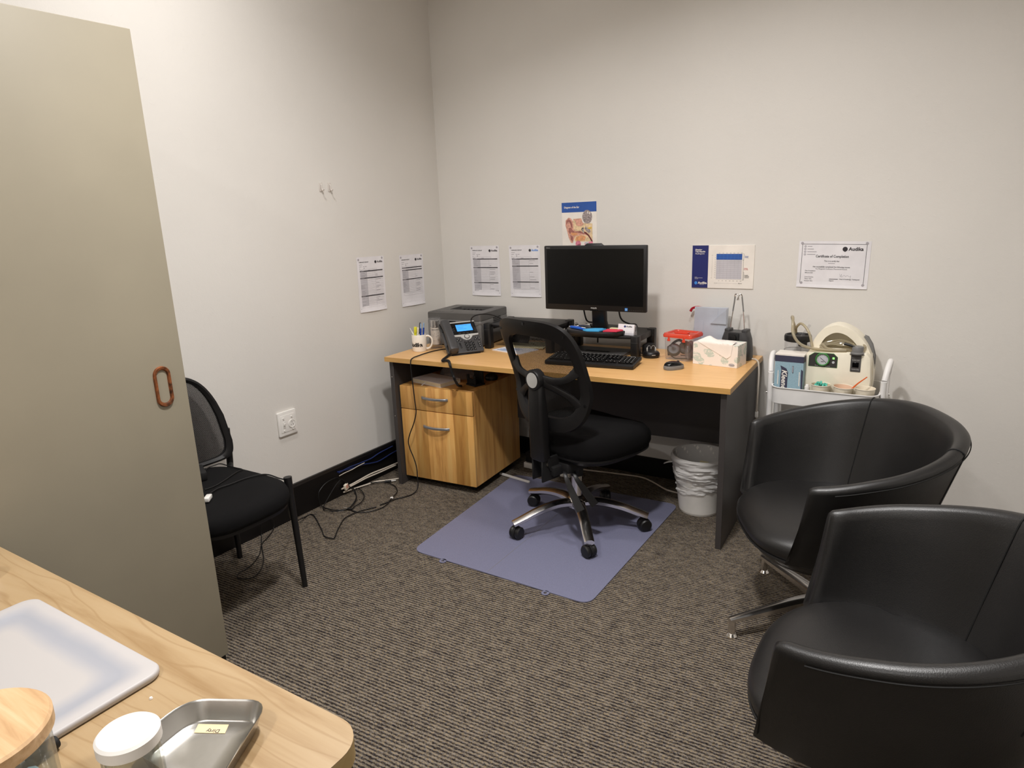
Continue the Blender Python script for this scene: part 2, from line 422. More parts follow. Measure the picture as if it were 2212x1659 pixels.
# desk frame
DTH = 0.0426; DX, DY = 0.1724, -0.7755; DL, DD, DH = 1.811, 0.690, 0.73
def D(a, b, z=DH):
    return (DX+a*cos(DTH)-b*sin(DTH), DY+a*sin(DTH)+b*cos(DTH), z)
BACKW = (pi/2, 0, 0)          # things on the back wall: local x right, y up, z out of the wall
LEFTW = (pi/2, 0, pi/2)       # things on the left wall

# ------------------------------------------------------------------ room shell
RX, RY, RZ = 3.45, -4.9, 2.95
struct(MB().box2((-0.1, RY-0.1, -0.08), (RX+0.1, 0.1, 0.0), 'carpet'), 'floor')
struct(MB().box2((-0.1, RY-0.1, RZ), (RX+0.1, 0.1, RZ+0.08), 'ceiling'), 'ceiling')
struct(MB().box2((-0.1, 0.0, 0.0), (RX+0.1, 0.1, RZ), 'wall'), 'wall_back')
struct(MB().box2((-0.1, RY-0.1, 0.0), (0.0, 0.0, RZ), 'wall'), 'wall_left')
struct(MB().box2((RX, RY-0.1, 0.0), (RX+0.1, 0.0, RZ), 'wall'), 'wall_right')
struct(MB().box2((0.0, RY-0.1, 0.0), (RX, RY, RZ), 'wall'), 'wall_front')
def skirting(name, prof, p0, p1, out):
    mb = MB(); d = Vector(out)
    r = [[(Vector(p)+d*a+Vector((0,0,z)))[:] for a, z in prof] for p in (p0, p1)]
    mb.loft(r, 'skirt'); struct(mb, name, smooth=False)
skirting('baseboard_left', [(0,0),(0.02,0),(0.02,0.160),(0.012,0.173),(0,0.173)], (0,RY,0), (0,0,0), (1,0,0))
skirting('baseboard_back', [(0,0),(0.016,0),(0.016,0.094),(0.008,0.104),(0,0.104)], (0.02,0,0), (RX,0,0), (0,-1,0))

# recessed ceiling downlights
def downlight(x, y, power, spread, label):
    t = thing('ceiling_downlight', label, 'light', (x, y, RZ), 0, 'recessed ceiling downlights')
    b = MB(); b.lathe([(0.095,-0.001),(0.120,-0.001),(0.120,-0.006),(0.112,-0.009),(0.097,-0.005)], 'whitemetal', 40, cap0=False); b.build('trim_ring', t)
    b = MB(); b.lathe([(0.096,-0.0005),(0,-0.0005)], 'lamp', 40); b.build('diffuser', t)
    l = bpy.data.lights.new('downlight_lamp', 'AREA'); l.shape = 'DISK'; l.size = 0.19; l.energy = power; l.color = LAMPC; l.spread = radians(spread)
    o = bpy.data.objects.new('downlight_lamp', l); COL.objects.link(o); o.parent = t; o.location = (0,0,-0.008)
    return t
LAMPC = (1.0, 0.975, 0.955)

# ------------------------------------------------------------------ papers on the walls
def sheet(mb, w, h, m, curl=0.0, n=10):
    """thin sheet with a slightly lifted lower edge; origin at its top left corner"""
    def f(u, v):
        y = -h*v; z = 0.0012+curl*max(0, (v-0.86)/0.14)**2*(0.4+0.6*sin(pi*u))
        return (w*u, y, z)
    mb.box2((0.004,-h+0.035,0), (w-0.004,-0.004,0.0008), m); mb.grid(f, n, 16, m)
def checklist(name, label, loc, rot, bars, boxed, tilt=0.0, lastrow=0.90, blue=False, dots=((0.06,0.045),(0.93,0.035),(0.05,0.955),(0.95,0.96))):
    W, H = 0.21, 0.297
    e = Euler(rot).to_matrix() @ Matrix.Rotation(tilt, 3, 'Z')
    t = thing(name, label, 'paper', loc, tuple(e.to_euler()), 'checklist sheets')
    mb = MB(); sheet(mb, W, H, 'paper', 0.006)
    z = 0.0017
    mb.text('COMPLIANCE CHECKLIST', 0.016, -0.030, 0.0075, 'ink', z, bold=0.03, width=0.072)
    mb.logo(0.135, -0.034, 0.0125, 'ink', 'skyprint' if blue else 'ink', z)
    for x0, x1, y in ((0.016,0.040,0.040),(0.016,0.034,0.050),(0.046,0.056,0.050),(0.060,0.072,0.050),(0.016,0.022,0.060),(0.050,0.053,0.060)):
        mb.quad(x0, -y-0.0022, x1, -y, z, 'inkgrey')
    mb.quad(0.0510, -0.063, 0.0535, -0.057, z, 'ink')
    for a in ((0.018,0.066,0.150,0.0668),(0.018,0.0785,0.150,0.0793),(0.0175,0.066,0.0183,0.079),(0.1497,0.066,0.1505,0.079)):
        mb.quad(a[0], -a[3], a[2], -a[1], z, 'inkgrey')
    mb.quad(0.020, -0.0735, 0.036, -0.0712, z, 'inkgrey'); mb.quad(0.080, -0.0735, 0.098, -0.0712, z, 'inkgrey')
    bs = list(bars)+[lastrow]; rnd = random.Random(hash(label) % 1000 if False else len(label))
    for i, b in enumerate(bars):
        y = b*H; mb.quad(0.018, -y-0.0052, 0.195, -y, z, 'ink')
        mb.quad(0.022, -y-0.0034, 0.05, -y-0.0016, z+0.0003, 'inkgrey')
        y2 = bs[i+1]*H
        yy = y+0.0075
        if y2-yy > 0.006:
            mb.quad(0.019, -y2+0.0015, 0.070, -y-0.0056, z, 'inklight')
            for xx in (0.0705, 0.133): mb.quad(xx, -y2+0.0015, xx+0.0006, -y-0.0056, z+0.0002, 'inkgrey')
            while yy < y2-0.003:
                mb.quad(0.019, -yy-0.0007, 0.195, -yy, z+0.0003, 'inkgrey')
                if rnd.random() < 0.7: mb.quad(0.022, -yy+0.0020, 0.022+0.012+0.03*rnd.random(), -yy+0.0036, z+0.0003, 'inkgrey')
                if rnd.random() < 0.35: mb.quad(0.137, -yy+0.0020, 0.137+0.012+0.03*rnd.random(), -yy+0.0036, z+0.0003, 'inkgrey')
                yy += 0.0072+0.003*rnd.random()
    if boxed:
        y0 = boxed*H
        for a in ((0.024,y0,0.195,y0+0.0007),(0.024,y0+0.012,0.195,y0+0.0127),(0.024,y0,0.0247,y0+0.012),(0.1943,y0,0.195,y0+0.012)):
            mb.quad(a[0], -a[3], a[2], -a[1], z, 'inkgrey')
    mb.quad(0.020, -0.2815, 0.050, -0.280, z, 'inkgrey'); mb.quad(0.112, -0.2815, 0.118, -0.280, z, 'inkgrey')
    mb.build('sheet', t, smooth=False)
    for u, v in dots:
        p = MB(); p.disc(W*u, -H*v, 0.0058, 0.0024, 'putty'); p.cyl((W*u,-H*v,0.0014), (W*u,-H*v,0.0023), 0.0058, 'putty', n=16); p.build('adhesive_dot', t)
    return t
checklist('checklist_sheet', 'printed checklist sheet on the left wall, farther from the corner, dark bars to its foot', (0, -0.745, 1.252), LEFTW, (0.245,0.372,0.70), None, radians(-1.2), 0.925)
checklist('checklist_sheet', 'printed checklist sheet on the left wall above the mug, blank lower quarter', (0, -0.405, 1.239), LEFTW, (0.24,0.285,0.465), 0.745, radians(-1.0), 0.73)
checklist('checklist_sheet', 'printed checklist sheet on the back wall nearest the corner, four dark bars', (0.214, 0, 1.267), BACKW, (0.255,0.425,0.73,0.895), None, radians(0.6), 0.86)
checklist('checklist_sheet', 'printed checklist sheet on the back wall just left of the monitor, partly blue logo', (0.493, 0, 1.268), BACKW, (0.255,0.39,0.70), 0.855, radians(0.8), 0.845, True)

# ear poster
t = thing('ear_diagram_poster', 'white ear diagram poster with blue header, half hidden behind the monitor', 'poster', (0.849, 0, 1.496), BACKW)
t.rotation_euler = (pi/2, radians(-0.4), 0)
W, H = 0.21, 0.297
MB().box2((0,-H,0), (W,0,0.0022), 'board').build('board', t)
hb = MB(); hb.quad(0, -0.053, W, -0.0005, 0.0027, 'blueprint'); hb.text('Diagram of the Ear', 0.015, -0.031, 0.0135, 'board', 0.0032, bold=0.025, width=0.092); hb.build('header', t, smooth=False)
ill = MB(); S = W/1140.0
def ep(L): return [((x-215)*S, -(y-135)*S) for x, y in L]
z = 0.0027
ill.poly(ep([(590,615),(860,600),(900,740),(1215,760),(1215,1270),(1180,1270),(650,1280),(560,1150),(540,900)]), z, 'skin3')
ill.poly(ep([(600,620),(850,605),(890,700),(940,770),(860,830),(760,830),(690,800),(670,700)]), z+.0002, 'skin1')
ill.poly(ep([(700,900),(860,860),(870,930),(740,960),(690,930)]), z+.0002, 'skin3')
ill.poly(ep([(440,570),(520,600),(580,680),(600,900),(650,960),(760,970),(900,1000),(1060,1060),(1020,1090),(880,1080),(740,1100),(640,1120),(600,1230),(560,1320),(500,1300),(430,1150),(380,960),(330,800),(340,650)]), z+.0004, 'skin1')
ill.poly(ep([(430,620),(500,640),(560,760),(560,900),(520,840),(470,700),(400,700),(370,800),(350,740),(380,650)]), z+.0006, 'skin2')
ill.poly(ep([(440,880),(520,860),(560,940),(640,985),(760,980),(820,960),(900,1010),(1020,1050),(880,1050),(740,1010),(600,1010),(520,1000),(470,1050),(430,980)]), z+.0006, 'skin2')
ill.poly(ep([(500,1010),(620,1010),(740,1030),(700,1080),(600,1100),(520,1070)]), z+.0007, 'skin4')
ill.poly(ep([(480,1080),(560,1110),(590,1180),(550,1280),(500,1220)]), z+.0007, 'skin2')
ill.poly(ep([(690,1130),(860,1090),(1000,1130),(960,1240),(700,1260),(650,1220)]), z+.0006, 'skin4')
ill.poly(ep([(940,800),(1215,780),(1215,1080),(1100,1060),(980,980),(900,900)]), z+.0004, 'skin3')
ill.poly(ep([(870,880),(930,870),(940,960),(930,1050),(900,1000),(860,930)]), z+.0008, 'ink')
ill.poly(ep([(895,900),(920,905),(930,1040),(910,1010)]), z+.001, 'board')
ill.poly(ep([(1000,830),(1060,900),(1130,920),(1160,1000),(1090,1040),(1020,980),(960,900)]), z+.0006, 'greyball')
ill.poly(ep([(1050,900),(1120,870),(1205,865),(1190,900),(1120,920)]), z+.0008, 'yellowink')
ill.poly(ep([(940,980),(1020,1010),(1110,1090),(1215,1250),(1210,1280),(1180,1275),(1080,1120),(960,1030)]), z+.001, 'skin5')
ill.poly([((1055-215)*S+0.029*cos(a), -(565-135)*S+0.036*sin(a)) for a in [2*pi*i/26 for i in range(26)]], z+.0009, 'greyball')
for cx, cy in ((1075,440),(1140,460)): ill.poly(ep([(cx-14,cy-30),(cx+14,cy-30),(cx+12,cy+35),(cx-12,cy+35)]), z+.0011, 'board')
for cx, cy, r in ((745,1335,90),(762,1410,68)): ill.disc((cx-215)*S, -(cy-135)*S, r*S, z+.0006, 'pinkink')
ill.quad((840-215)*S, -(1395-135)*S, (950-215)*S, -(1385-135)*S, z+.0006, 'inkgrey')
ill.poly(ep([(960,1300),(1225,1270),(1225,1440),(960,1440)]), z+.0006, 'pinkink'); ill.poly(ep([(970,1300),(1100,1290),(1060,1380),(980,1350)]), z+.0008, 'inklight')
ill.build('illustration', t, smooth=False)

# audiogram board
t = thing('audiogram_board', 'white audiogram board with navy left panel on the back wall', 'poster', (1.587, 0, 1.263), BACKW)
W, H = 0.302, 0.210
MB().box2((0,-H,0), (W,0,0.005), 'board', 0.0006, 1).build('board', t)
p = MB(); z = 0.0055; SX = W/1710.0; SY = H/1190.0
p.quad(0.0005, -H+0.0005, 0.081, -0.0005, z, 'navy')
p.text('Hearing', 0.015, -0.025, 0.0105, 'board', z+.0004, bold=0.03); p.text('Test Results', 0.015, -0.034, 0.0105, 'board', z+.0004, bold=0.03, width=0.05); p.text('Audiogram', 0.015, -0.044, 0.0105, 'board', z+.0004, width=0.046)
for i, w in enumerate((0.012, 0.040, 0.018)): p.quad(0.015, -0.156-i*0.0042-0.0014, 0.015+w, -0.156-i*0.0042, z+.0004, 'inklight')
p.logo(0.014, -0.190, 0.0125, 'skyprint', 'board', z+.0004); p.quad(0.040, -0.1945, 0.064, -0.1935, z+.0004, 'inklight')
p.build('navy_panel', t, smooth=False)
g = MB(); gx0, gx1 = 0.121, 0.245; y0, y1, y2 = 0.042, 0.070, 0.165
g.quad(gx0, -y1, gx1, -y0, z, 'skyprint'); g.quad(gx0, -y1, gx1, -y0, z+.0002, 'blueprint'); g.quad(gx0, -y2, gx1, -y1-0.001, z, 'inklight')
for i in range(1, 7):
    x = gx0+(gx1-gx0)*i/7; g.quad(x-.0003, -y1, x+.0003, -y0, z+.0004, 'skyprint'); g.quad(x-.0002, -y2, x+.0002, -y1-.001, z+.0004, 'inkgrey')
for i in range(1, 3):
    y = y0+(y1-y0)*i/3; g.quad(gx0, -y-.0003, gx1, -y+.0003, z+.0004, 'skyprint')
for i in range(1, 10):
    y = y1+(y2-y1)*i/10; g.quad(gx0, -y-.0002, gx1, -y+.0002, z+.0004, 'inkgrey')
for i, s in enumerate(('125','250','500','1000','2000','4000','8000')):
    x = gx0+(gx1-gx0)*(i+0.85)/7
    for yy in (0.0395, 0.174): g.text(s, x, -yy, 0.0042, 'ink', z+.0004, align='CENTER')
for i in range(11): g.text(str(i*10 if i else -10) if False else str(i*10), gx0-0.003, -(y0+0.009+(y2-y0)*i/11.6), 0.0042, 'ink', z+.0004, align='RIGHT')
g.quad(0.1005, -0.155, 0.1010, -0.055, z+.0004, 'inkgrey'); g.text('soft', 0.101, -0.050, 0.004, 'ink', z+.0004, align='CENTER'); g.text('loud', 0.099, -0.161, 0.004, 'ink', z+.0004, align='CENTER')
g.quad(0.132, -0.1845, 0.226, -0.184, z+.0004, 'inkgrey'); g.text('Low pitch', 0.113, -0.1855, 0.0042, 'ink', z+.0004); g.text('High pitch', 0.230, -0.1855, 0.0045, 'ink', z+.0004, bold=.02)
for x, ya, yb in ((0.2525,0.041,0.071),(0.2515,0.072,0.168),(0.2555,0.130,0.168)):
    g.quad(x, -yb, x+.0009, -ya, z+.0004, 'ink'); g.quad(x-.003, -ya-.0008, x, -ya, z+.0004, 'ink'); g.quad(x-.003, -yb, x, -yb+.0008, z+.0004, 'ink')
g.text('Normal', 0.257, -0.055, 0.0055, 'blueprint', z+.0004, bold=.02); g.text('hearing', 0.257, -0.0605, 0.0055, 'blueprint', z+.0004, bold=.02)
g.text('Hearing', 0.255, -0.113, 0.0055, 'redprint', z+.0004, bold=.02); g.text('loss area', 0.255, -0.1185, 0.0055, 'redprint', z+.0004, bold=.02)
for i, s in enumerate(('Possible', 'treatment', 'necessary')): g.text(s, 0.259, -0.146-i*0.0055, 0.0055, 'ink', z+.0004, bold=.02)
g.build('chart', t, smooth=False)

# certificate
t = thing('certificate', 'certificate of completion sheet in a black line border above the white trolley', 'certificate', (2.087, 0, 1.2795), BACKW)
t.rotation_euler = (pi/2, radians(0.9), 0)
W, H = 0.297, 0.210
c = MB(); sheet(c, W, H, 'paper', 0.006); z = 0.0017
bx0, bx1, by0, by1 = 0.014, 0.281, 0.013, 0.196
for a in ((bx0,by0,bx1,by0+.0016),(bx0,by1-.0016,bx1,by1),(bx0,by0,bx0+.0016,by1),(bx1-.0016,by0,bx1,by1)): c.quad(a[0], -a[3], a[2], -a[1], z, 'ink')
for i, w in enumerate((0.020, 0.027, 0.040, 0.036)):
    y = 0.024+i*0.012; c.disc(0.027, -y, 0.0048, z, 'inkgrey'); c.disc(0.027, -y, 0.0035, z+.0003, 'inklight'); c.quad(0.036, -y-.0012, 0.036+w, -y+.0012, z, 'inkgrey')
c.logo(0.183, -0.041, 0.017, 'ink', 'ink', z)
c.text('Certificate of Completion', 0.143, -0.073, 0.0165, 'ink', z, align='CENTER', bold=.02, width=0.137)
c.text('This is to certify that', 0.143, -0.092, 0.0095, 'ink', z, align='CENTER', bold=.01, width=0.063); c.quad(0.129, -0.1005, 0.157, -0.0985, z, 'inkgrey')
c.text('Has successfully completed the following course:', 0.143, -0.118, 0.009, 'ink', z, align='CENTER', bold=.015, width=0.155)
c.text('Wax Management Certification (Theoretical & Practical)', 0.143, -0.127, 0.0075, 'ink', z, align='CENTER', width=0.132)
for i, (s, w) in enumerate((('Date of completion:', 0.045), ('28th June 2023', 0.034), ('', 0), ('Course Duration:', 0.038), ('Theory = 4hrs', 0.031), ('Practical = 2hrs', 0.035))):
    if s: c.text(s, 0.033, -0.136-i*0.0095+(0.001 if i > 3 else 0), 0.0068, 'ink', z, bold=.01, width=w)
c.tube([(0.180,-0.145,z),(0.184,-0.159,z),(0.188,-0.146,z),(0.189,-0.159,z),(0.200,-0.150,z),(0.206,-0.157,z),(0.212,-0.151,z),(0.222,-0.157,z),(0.227,-0.153,z),(0.225,-0.167,z)], 0.0004, 'inkgrey', 4, 5)
c.text('- Head of Audiology, Training and', 0.178, -0.171, 0.0065, 'ink', z, bold=.02, width=0.085); c.quad(0.139, -0.171, 0.175, -0.1685, z, 'ink'); c.text('Support', 0.139, -0.179, 0.0065, 'ink', z, bold=.02, width=0.019)
c.build('sheet', t, smooth=False)
for x, y in ((0.013,0.010),(0.280,0.0085),(0.021,0.190),(0.279,0.193)):
    p = MB(); p.cyl((x,-y,0.0014), (x,-y,0.0026), 0.0060, 'putty', n=18); p.build('adhesive_dot', t)

# adhesive hooks
for y, lab in ((-0.945, 'clear adhesive wall hook on the left wall, the one nearer the cabinet'), (-0.887, 'clear adhesive wall hook on the left wall, the one nearer the corner')):
    t = thing('wall_hook', lab, 'hook', (0, y, 1.613), LEFTW, 'clear adhesive hooks')
    b = MB(); b.box2((-0.010,-0.022,0), (0.010,0.022,0.004), 'hook', 0.002, 2); b.build('backplate', t)
    h = MB(); h.tube([(0,0.014,0.004),(0,0.006,0.009),(0,-0.010,0.010),(0,-0.018,0.018),(0,-0.010,0.024)], 0.0035, 'hook', 8, 5); h.build('hook_arm', t)

# wall socket
t = thing('wall_socket', 'white single power socket plate low on the left wall', 'socket', (0, -1.319, 0.4935), LEFTW)
MB().prism(rrect(0.112, 0.122, 0.006), 0, 0.011, 'white', bev=0.003).build('plate', t)
i = MB(); i.prism(rrect(0.088, 0.086, 0.004), 0.011, 0.0125, 'white', bev=0.0006); i.build('insert', t)
s = MB(); s.lathe([(0.021,0.0125),(0.021,0.015),(0.0185,0.016),(0.018,0.0145),(0,0.0145)], 'white', 28, (0.022,-0.008,0))
for a in (90, 215, 325):
    x = 0.022+0.008*cos(radians(a)); y = -0.008+0.008*sin(radians(a)); s.box((x,y,0.0148), (0.0018,0.006,0.0008), 'ink', rot=(0,0,radians(a-90)+0.5))
s.build('outlet', t)
w = MB(); w.box2((-0.030,-0.020,0.0125), (-0.018,0.012,0.015), 'white', 0.001, 1); w.box((-0.024,-0.004,0.0165), (0.009,0.014,0.005), 'white', 0.001, 1, rot=(0.2,0,0)); w.build('switch', t)
for x, y in ((-0.026,0.028),(0.024,0.028),(-0.026,-0.034),(0.024,-0.034)): MB().cyl((x,y,0.012), (x,y,0.016), 0.0042, 'white', n=14).build('screw_cap', t)

# ------------------------------------------------------------------ tall cabinet at left
CX, CY, CZ = 0.75, -2.2535, 1.975
t = thing('tall_cabinet', 'tall grey beige metal cupboard at the left with rusty flush handle', 'cabinet', (CX, CY, 0))
b = MB(); b.box2((-0.45,-1.20,0.0), (-0.022,0.0,0.05), 'black'); b.box2((-0.45,-1.20,0.05), (-0.021,0.0,CZ), 'cab', 0.003, 2); b.build('carcass', t)
hc = MB()
def handle_hole(y, z): pass
# two sliding doors; the visible one carries a recessed oval grip
HY, HZ = -0.073, 0.995
d = MB(); d.box2((-0.020,-0.60,0.045), (0.0,0.0,CZ), 'cab', 0.002, 2); dd = d.build('door', t)
X = Matrix(((0,0,1,0.0),(1,0,0,HY),(0,1,0,HZ),(0,0,0,1)))
r = MB(); outer = rrect(0.052, 0.122, 0.0255, 10); mid = rrect(0.036, 0.104, 0.0175, 10); inn = rrect(0.031, 0.098, 0.015, 10)
r.loft([[(x,y,0.0) for x,y in outer],[(x,y,0.004) for x,y in outer],[(x*0.93,y*0.97,0.0068) for x,y in outer],[(x,y,0.006) for x,y in mid],[(x,y,0.0008) for x,y in inn]], 'rust', True, False, False, X); r.build('handle_rim', dd)
g = MB(); g.poly(inn, 0.0008, 'cab', X); g.build('handle_recess', dd, smooth=False)
d2 = MB(); d2.box2((-0.020,-1.20,0.045), (0.0,-0.603,CZ), 'cab', 0.002, 2); d2.build('door', t)

# ------------------------------------------------------------------ desk
t = thing('office_desk', 'long beech topped office desk with charcoal side panels along the back wall', 'desk', (DX, DY, 0), DTH)
d = MB(); d.box2((0,0,DH-0.025), (DL,DD,DH), 'beech', 0.0012, 1)
d.box2((-0.0006,-0.0008,DH-0.0243), (DL+0.0006,0.0,DH-0.0007), 'beech_edge'); d.box2((DL,-0.0008,DH-0.0243), (DL+0.0008,DD,DH-0.0007), 'beech_edge'); d.build('desktop', t)
for x in (0.016, DL-0.016-0.025): MB().box2((x,0.017,0.0), (x+0.025,0.66,DH-0.025), 'ironstone', 0.001, 1).build('side_panel', t)
MB().box2((0.041,0.55,0.295), (DL-0.041,0.568,DH-0.025), 'ironstone').build('modesty_panel', t)
for z in (0.62, 0.40):
    MB().cyl((0.0290,0.0172,z), (0.0290,0.0150,z), 0.003, 'steel', n=10).build('screw_cap', t)

# ------------------------------------------------------------------ drawer pedestal
PX, PY = D(0.046, 0.050, 0)[:2]; PR = DTH+radians(1.5)
t = thing('drawer_pedestal', 'wood grain mobile drawer pedestal under the left end of the desk', 'cabinet', (PX, PY, 0), PR)
PW, PD, PH, PB = 0.462, 0.50, 0.567, 0.045
b = MB(); b.box2((0.0,0.02,PB), (PW,PD,PH), 'apple', 0.001, 1); b.build('body', t)
b = MB(); b.box2((0.02,0.04,0.035), (PW-0.02,PD-0.02,PB), 'blackmatte'); b.build('plinth', t)
def drawer(z0, z1, zh):
    f = MB(); f.box2((0.001,0.0,z0), (PW-0.001,0.018,z1), 'apple', 0.0015, 2); o = f.build('drawer', t)
    h = MB(); pts = []
    h.sweep([(0.148,0.0,zh),(0.165,-0.013,zh),(0.229,-0.024,zh),(0.293,-0.013,zh),(0.310,0.0,zh)], [(0.012,0.013)]*5, 'nickel'); h.build('handle', o)
drawer(0.4395, PH, 0.513); drawer(PB, 0.4355, 0.352)
for x, y in ((0.05,0.06),(PW-0.05,0.06),(0.05,PD-0.06),(PW-0.05,PD-0.06)):
    c = MB()
    for s in (-1, 1): c.cyl((x+s*0.003,y,0.02), (x+s*0.013,y,0.02), 0.0185, 'blackmatte', n=18)
    c.box((x,y,0.033), (0.018,0.02,0.012), 'blackmatte'); c.build('caster', t)
def P(a, b, z=PH):
    return (PX+a*cos(PR)-b*sin(PR), PY+a*sin(PR)+b*cos(PR), z)
# things on the pedestal
t = thing('notebook', 'cream covered notebook lying on the drawer pedestal', 'notebook', P(0.155, 0.125, PH+0.0005), PR+radians(-14))
n = MB(); n.box2((-0.118,-0.072,0), (0.118,0.072,0.0018), 'paper'); n.box2((-0.118,-0.072,0.0202), (0.118,0.072,0.022), 'paper', 0.0008, 1); n.box2((-0.118,0.0705,0), (0.118,0.072,0.022), 'paper'); n.build('cover', t)
MB().box2((-0.115,-0.069,0.0019), (0.115,0.0700,0.0201), 'paperside').build('page_block', t)
MB().text('Notes', -0.022, -0.006, 0.02, 'inkgrey', 0.0224).build('cover_print', t, smooth=False) if False else MB().tube([(-0.02,0.0,0.0223),(0.0,0.006,0.0223),(0.012,-0.002,0.0223),(0.03,0.004,0.0223)], 0.0011, 'inkgrey', 4).build('cover_print', t)
rb = MB(); rb.sweep([(0.0,-0.060,0.011),(-0.005,-0.0745,0.010),(-0.010,-0.098,-0.004),(-0.018,-0.104,-0.030),(-0.032,-0.104,-0.078)], [(0.005,0.0008)]*5, 'paper', upv=(0,1,0.2)); rb.build('ribbon', t)
t = thing('loose_sheet', 'thin white card slipped beneath the notebook on the pedestal', 'paper', P(0.205, 0.055, PH+0.0002), PR+radians(-20)) if False else None
t = thing('plastic_bag', 'crumpled clear plastic bag behind the notebook under the desktop', 'bag', P(0.20, 0.27, PH), PR)
def bagf(u, v):
    a = 2*pi*u; r = 0.075*(1-0.75*v**1.6)*(1+0.12*sin(5*a+3*v)+0.08*sin(9*a)); return (1.35*r*cos(a), r*sin(a), 0.003+0.085*v+0.006*sin(7*a)*v)
MB().grid(bagf, 36, 10, 'bag', cu=True).build('bag_film', t)
t = thing('phone_stand', 'black slotted bracket stand on the drawer pedestal', 'stand', P(0.395, 0.150, PH), PR+radians(-20))
b = MB(); b.box2((-0.040,-0.035,0), (0.040,0.035,0.010), 'blackmatte', 0.003, 2); b.build('base', t)
b = MB(); b.box2((-0.036,0.020,0.010), (0.036,0.030,0.085), 'blackmatte', 0.002, 2); b.build('back_plate', t)
b = MB(); b.box2((-0.036,-0.030,0.010), (-0.020,-0.022,0.060), 'blackmatte', 0.002, 2); b.box2((0.020,-0.030,0.010), (0.036,-0.022,0.060), 'blackmatte', 0.002, 2); b.box2((-0.020,-0.030,0.010), (0.020,-0.022,0.040), 'blackmatte', 0.002, 2); b.build('front_fork', t)
t = thing('spare_mouse', 'black rounded mouse at the back of the drawer pedestal', 'mouse', P(0.415, 0.285, PH), PR)
b = MB(); b.lathe([(0.0,0.034),(0.018,0.033),(0.032,0.024),(0.036,0.012),(0.033,0.0)], 'black', 28, cap1=True); b.build('shell', t); b = MB(); b.box((-0.006,-0.034,0.016), (0.018,0.004,0.006), 'midgrey', 0.002, 2); b.build('side_button', t)

# ------------------------------------------------------------------ printer
t = thing('printer', 'grey laser printer at the left end of the desk', 'printer', (0.172, -0.403, DH), radians(4.65))
W, Dp, Hh = 0.355, 0.322, 0.19
b = MB(); b.box2((0,0.006,0.004), (W,Dp,0.150), 'printbody', 0.010, 3)
b.box2((0.02,0.02,0.0), (W-0.02,Dp-0.02,0.006), 'black'); b.build('body', t)
b = MB()
fr = [[(x,y,z) for x,y in rrect(W,Dp-0.004,r,6,W/2,Dp/2+0.004)] for z, r in ((0.148,0.014),(0.180,0.014),(0.188,0.018))]
b.loft(fr, 'printtop', True, False, False)
# top with a sunken paper outlet
ox0, ox1, oy0, oy1 = 0.075, 0.300, 0.13, 0.27
out = rrect(W-0.006,Dp-0.010,0.018,6,W/2,Dp/2+0.004); inn = rrect(ox1-ox0,oy1-oy0,0.012,6,(ox0+ox1)/2,(oy0+oy1)/2)
b.loft([fr[2], [(x,y,0.190) for x,y in out], [(x,y,0.190) for x,y in inn], [(x,y-0.0,0.172) for x,y in inn]], 'printtop', True, False, False)
b.build('top_cover', t)
b = MB(); b.poly(inn, 0.172, 'blackmatte')
for k in range(7): b.box((ox0+0.03+k*0.028,(oy0+oy1)/2,0.174), (0.004,0.11,0.005), 'black')
b.build('paper_outlet', t)
f = MB(); f.box2((0.03,-0.003,0.055), (W-0.045,0.010,0.150), 'printbody', 0.005, 2); f.box2((0.115,-0.0045,0.136), (0.20,0.0,0.146), 'black', 0.002, 1)
f.text('brother', 0.115, 0.088, 0.028, 'silver', 0.0, bold=0.03, X=Matrix(((1,0,0,0),(0,0,1,-0.0036),(0,1,0,0),(0,0,0,1)))); f.build('front_flap', t)
f = MB(); f.box2((0.02,-0.002,0.010), (W-0.02,0.010,0.052), 'printbody', 0.004, 2); f.box2((0.12,-0.0035,0.010), (0.235,0.0,0.020), 'black', 0.002, 1); f.build('paper_tray', t)
v = MB()
for k in range(8): v.box2((W-0.001,0.15,0.085+k*0.0085), (W+0.0012,0.235,0.0895+k*0.0085), 'blackmatte')
v.build('side_vent', t)
c = MB(); c.box2((0.02,0.03,0.190), (0.14,0.075,0.1915), 'printtop', 0.0005, 1)
for k in range(3): c.cyl((0.04+k*0.02,0.05,0.191), (0.04+k*0.02,0.05,0.1935), 0.005, 'printbody', n=12)
c.build('control_panel', t)

# ------------------------------------------------------------------ desk phone
t = thing('desk_phone', 'dark grey desk phone with glowing blue display', 'phone', (0.556, -0.551, DH), radians(54.7))
TI = radians(41.0)
PHX = Matrix(((1,0,0,0),(0,cos(TI),-sin(TI),0),(0,sin(TI),cos(TI),0.012),(0,0,0,1)))
b = MB(PHX); b.prism(rrect(0.204,0.214,0.010,5,0,0.107), -0.020, 0.0, 'charcoal', bev=0.004); body = b.build('body', t)
b = MB(); b.loft([[(-0.085,0.06,0.0),(0.085,0.06,0.0),(0.085,0.09,0.0),(-0.085,0.09,0.0)], [(-0.085,0.105,0.080),(0.085,0.105,0.080),(0.085,0.125,0.100),(-0.085,0.125,0.100)]], 'black')
b.box2((-0.08,0.0,0.0), (0.08,0.075,0.004), 'black', 0.002, 1); b.build('foot_stand', t)
s = MB(PHX); s.prism(rrect(0.140,0.080,0.003,4,0.030,0.165), 0.0, 0.003, 'blackgloss', bev=0.001)
for k in range(4): s.box((-0.002+k*0.022,0.131,0.0035), (0.014,0.004,0.002), 'charcoal', 0.0005, 1)
for k in range(2): s.box((-0.030,0.152+k*0.013,0.0035), (0.010,0.005,0.002), 'charcoal', 0.0005, 1)
dp = s.build('display_bezel', t)
s = MB(PHX); s.prism(rrect(0.090,0.046,0.001,2,0.033,0.168), 0.003, 0.0036, 'lcd')
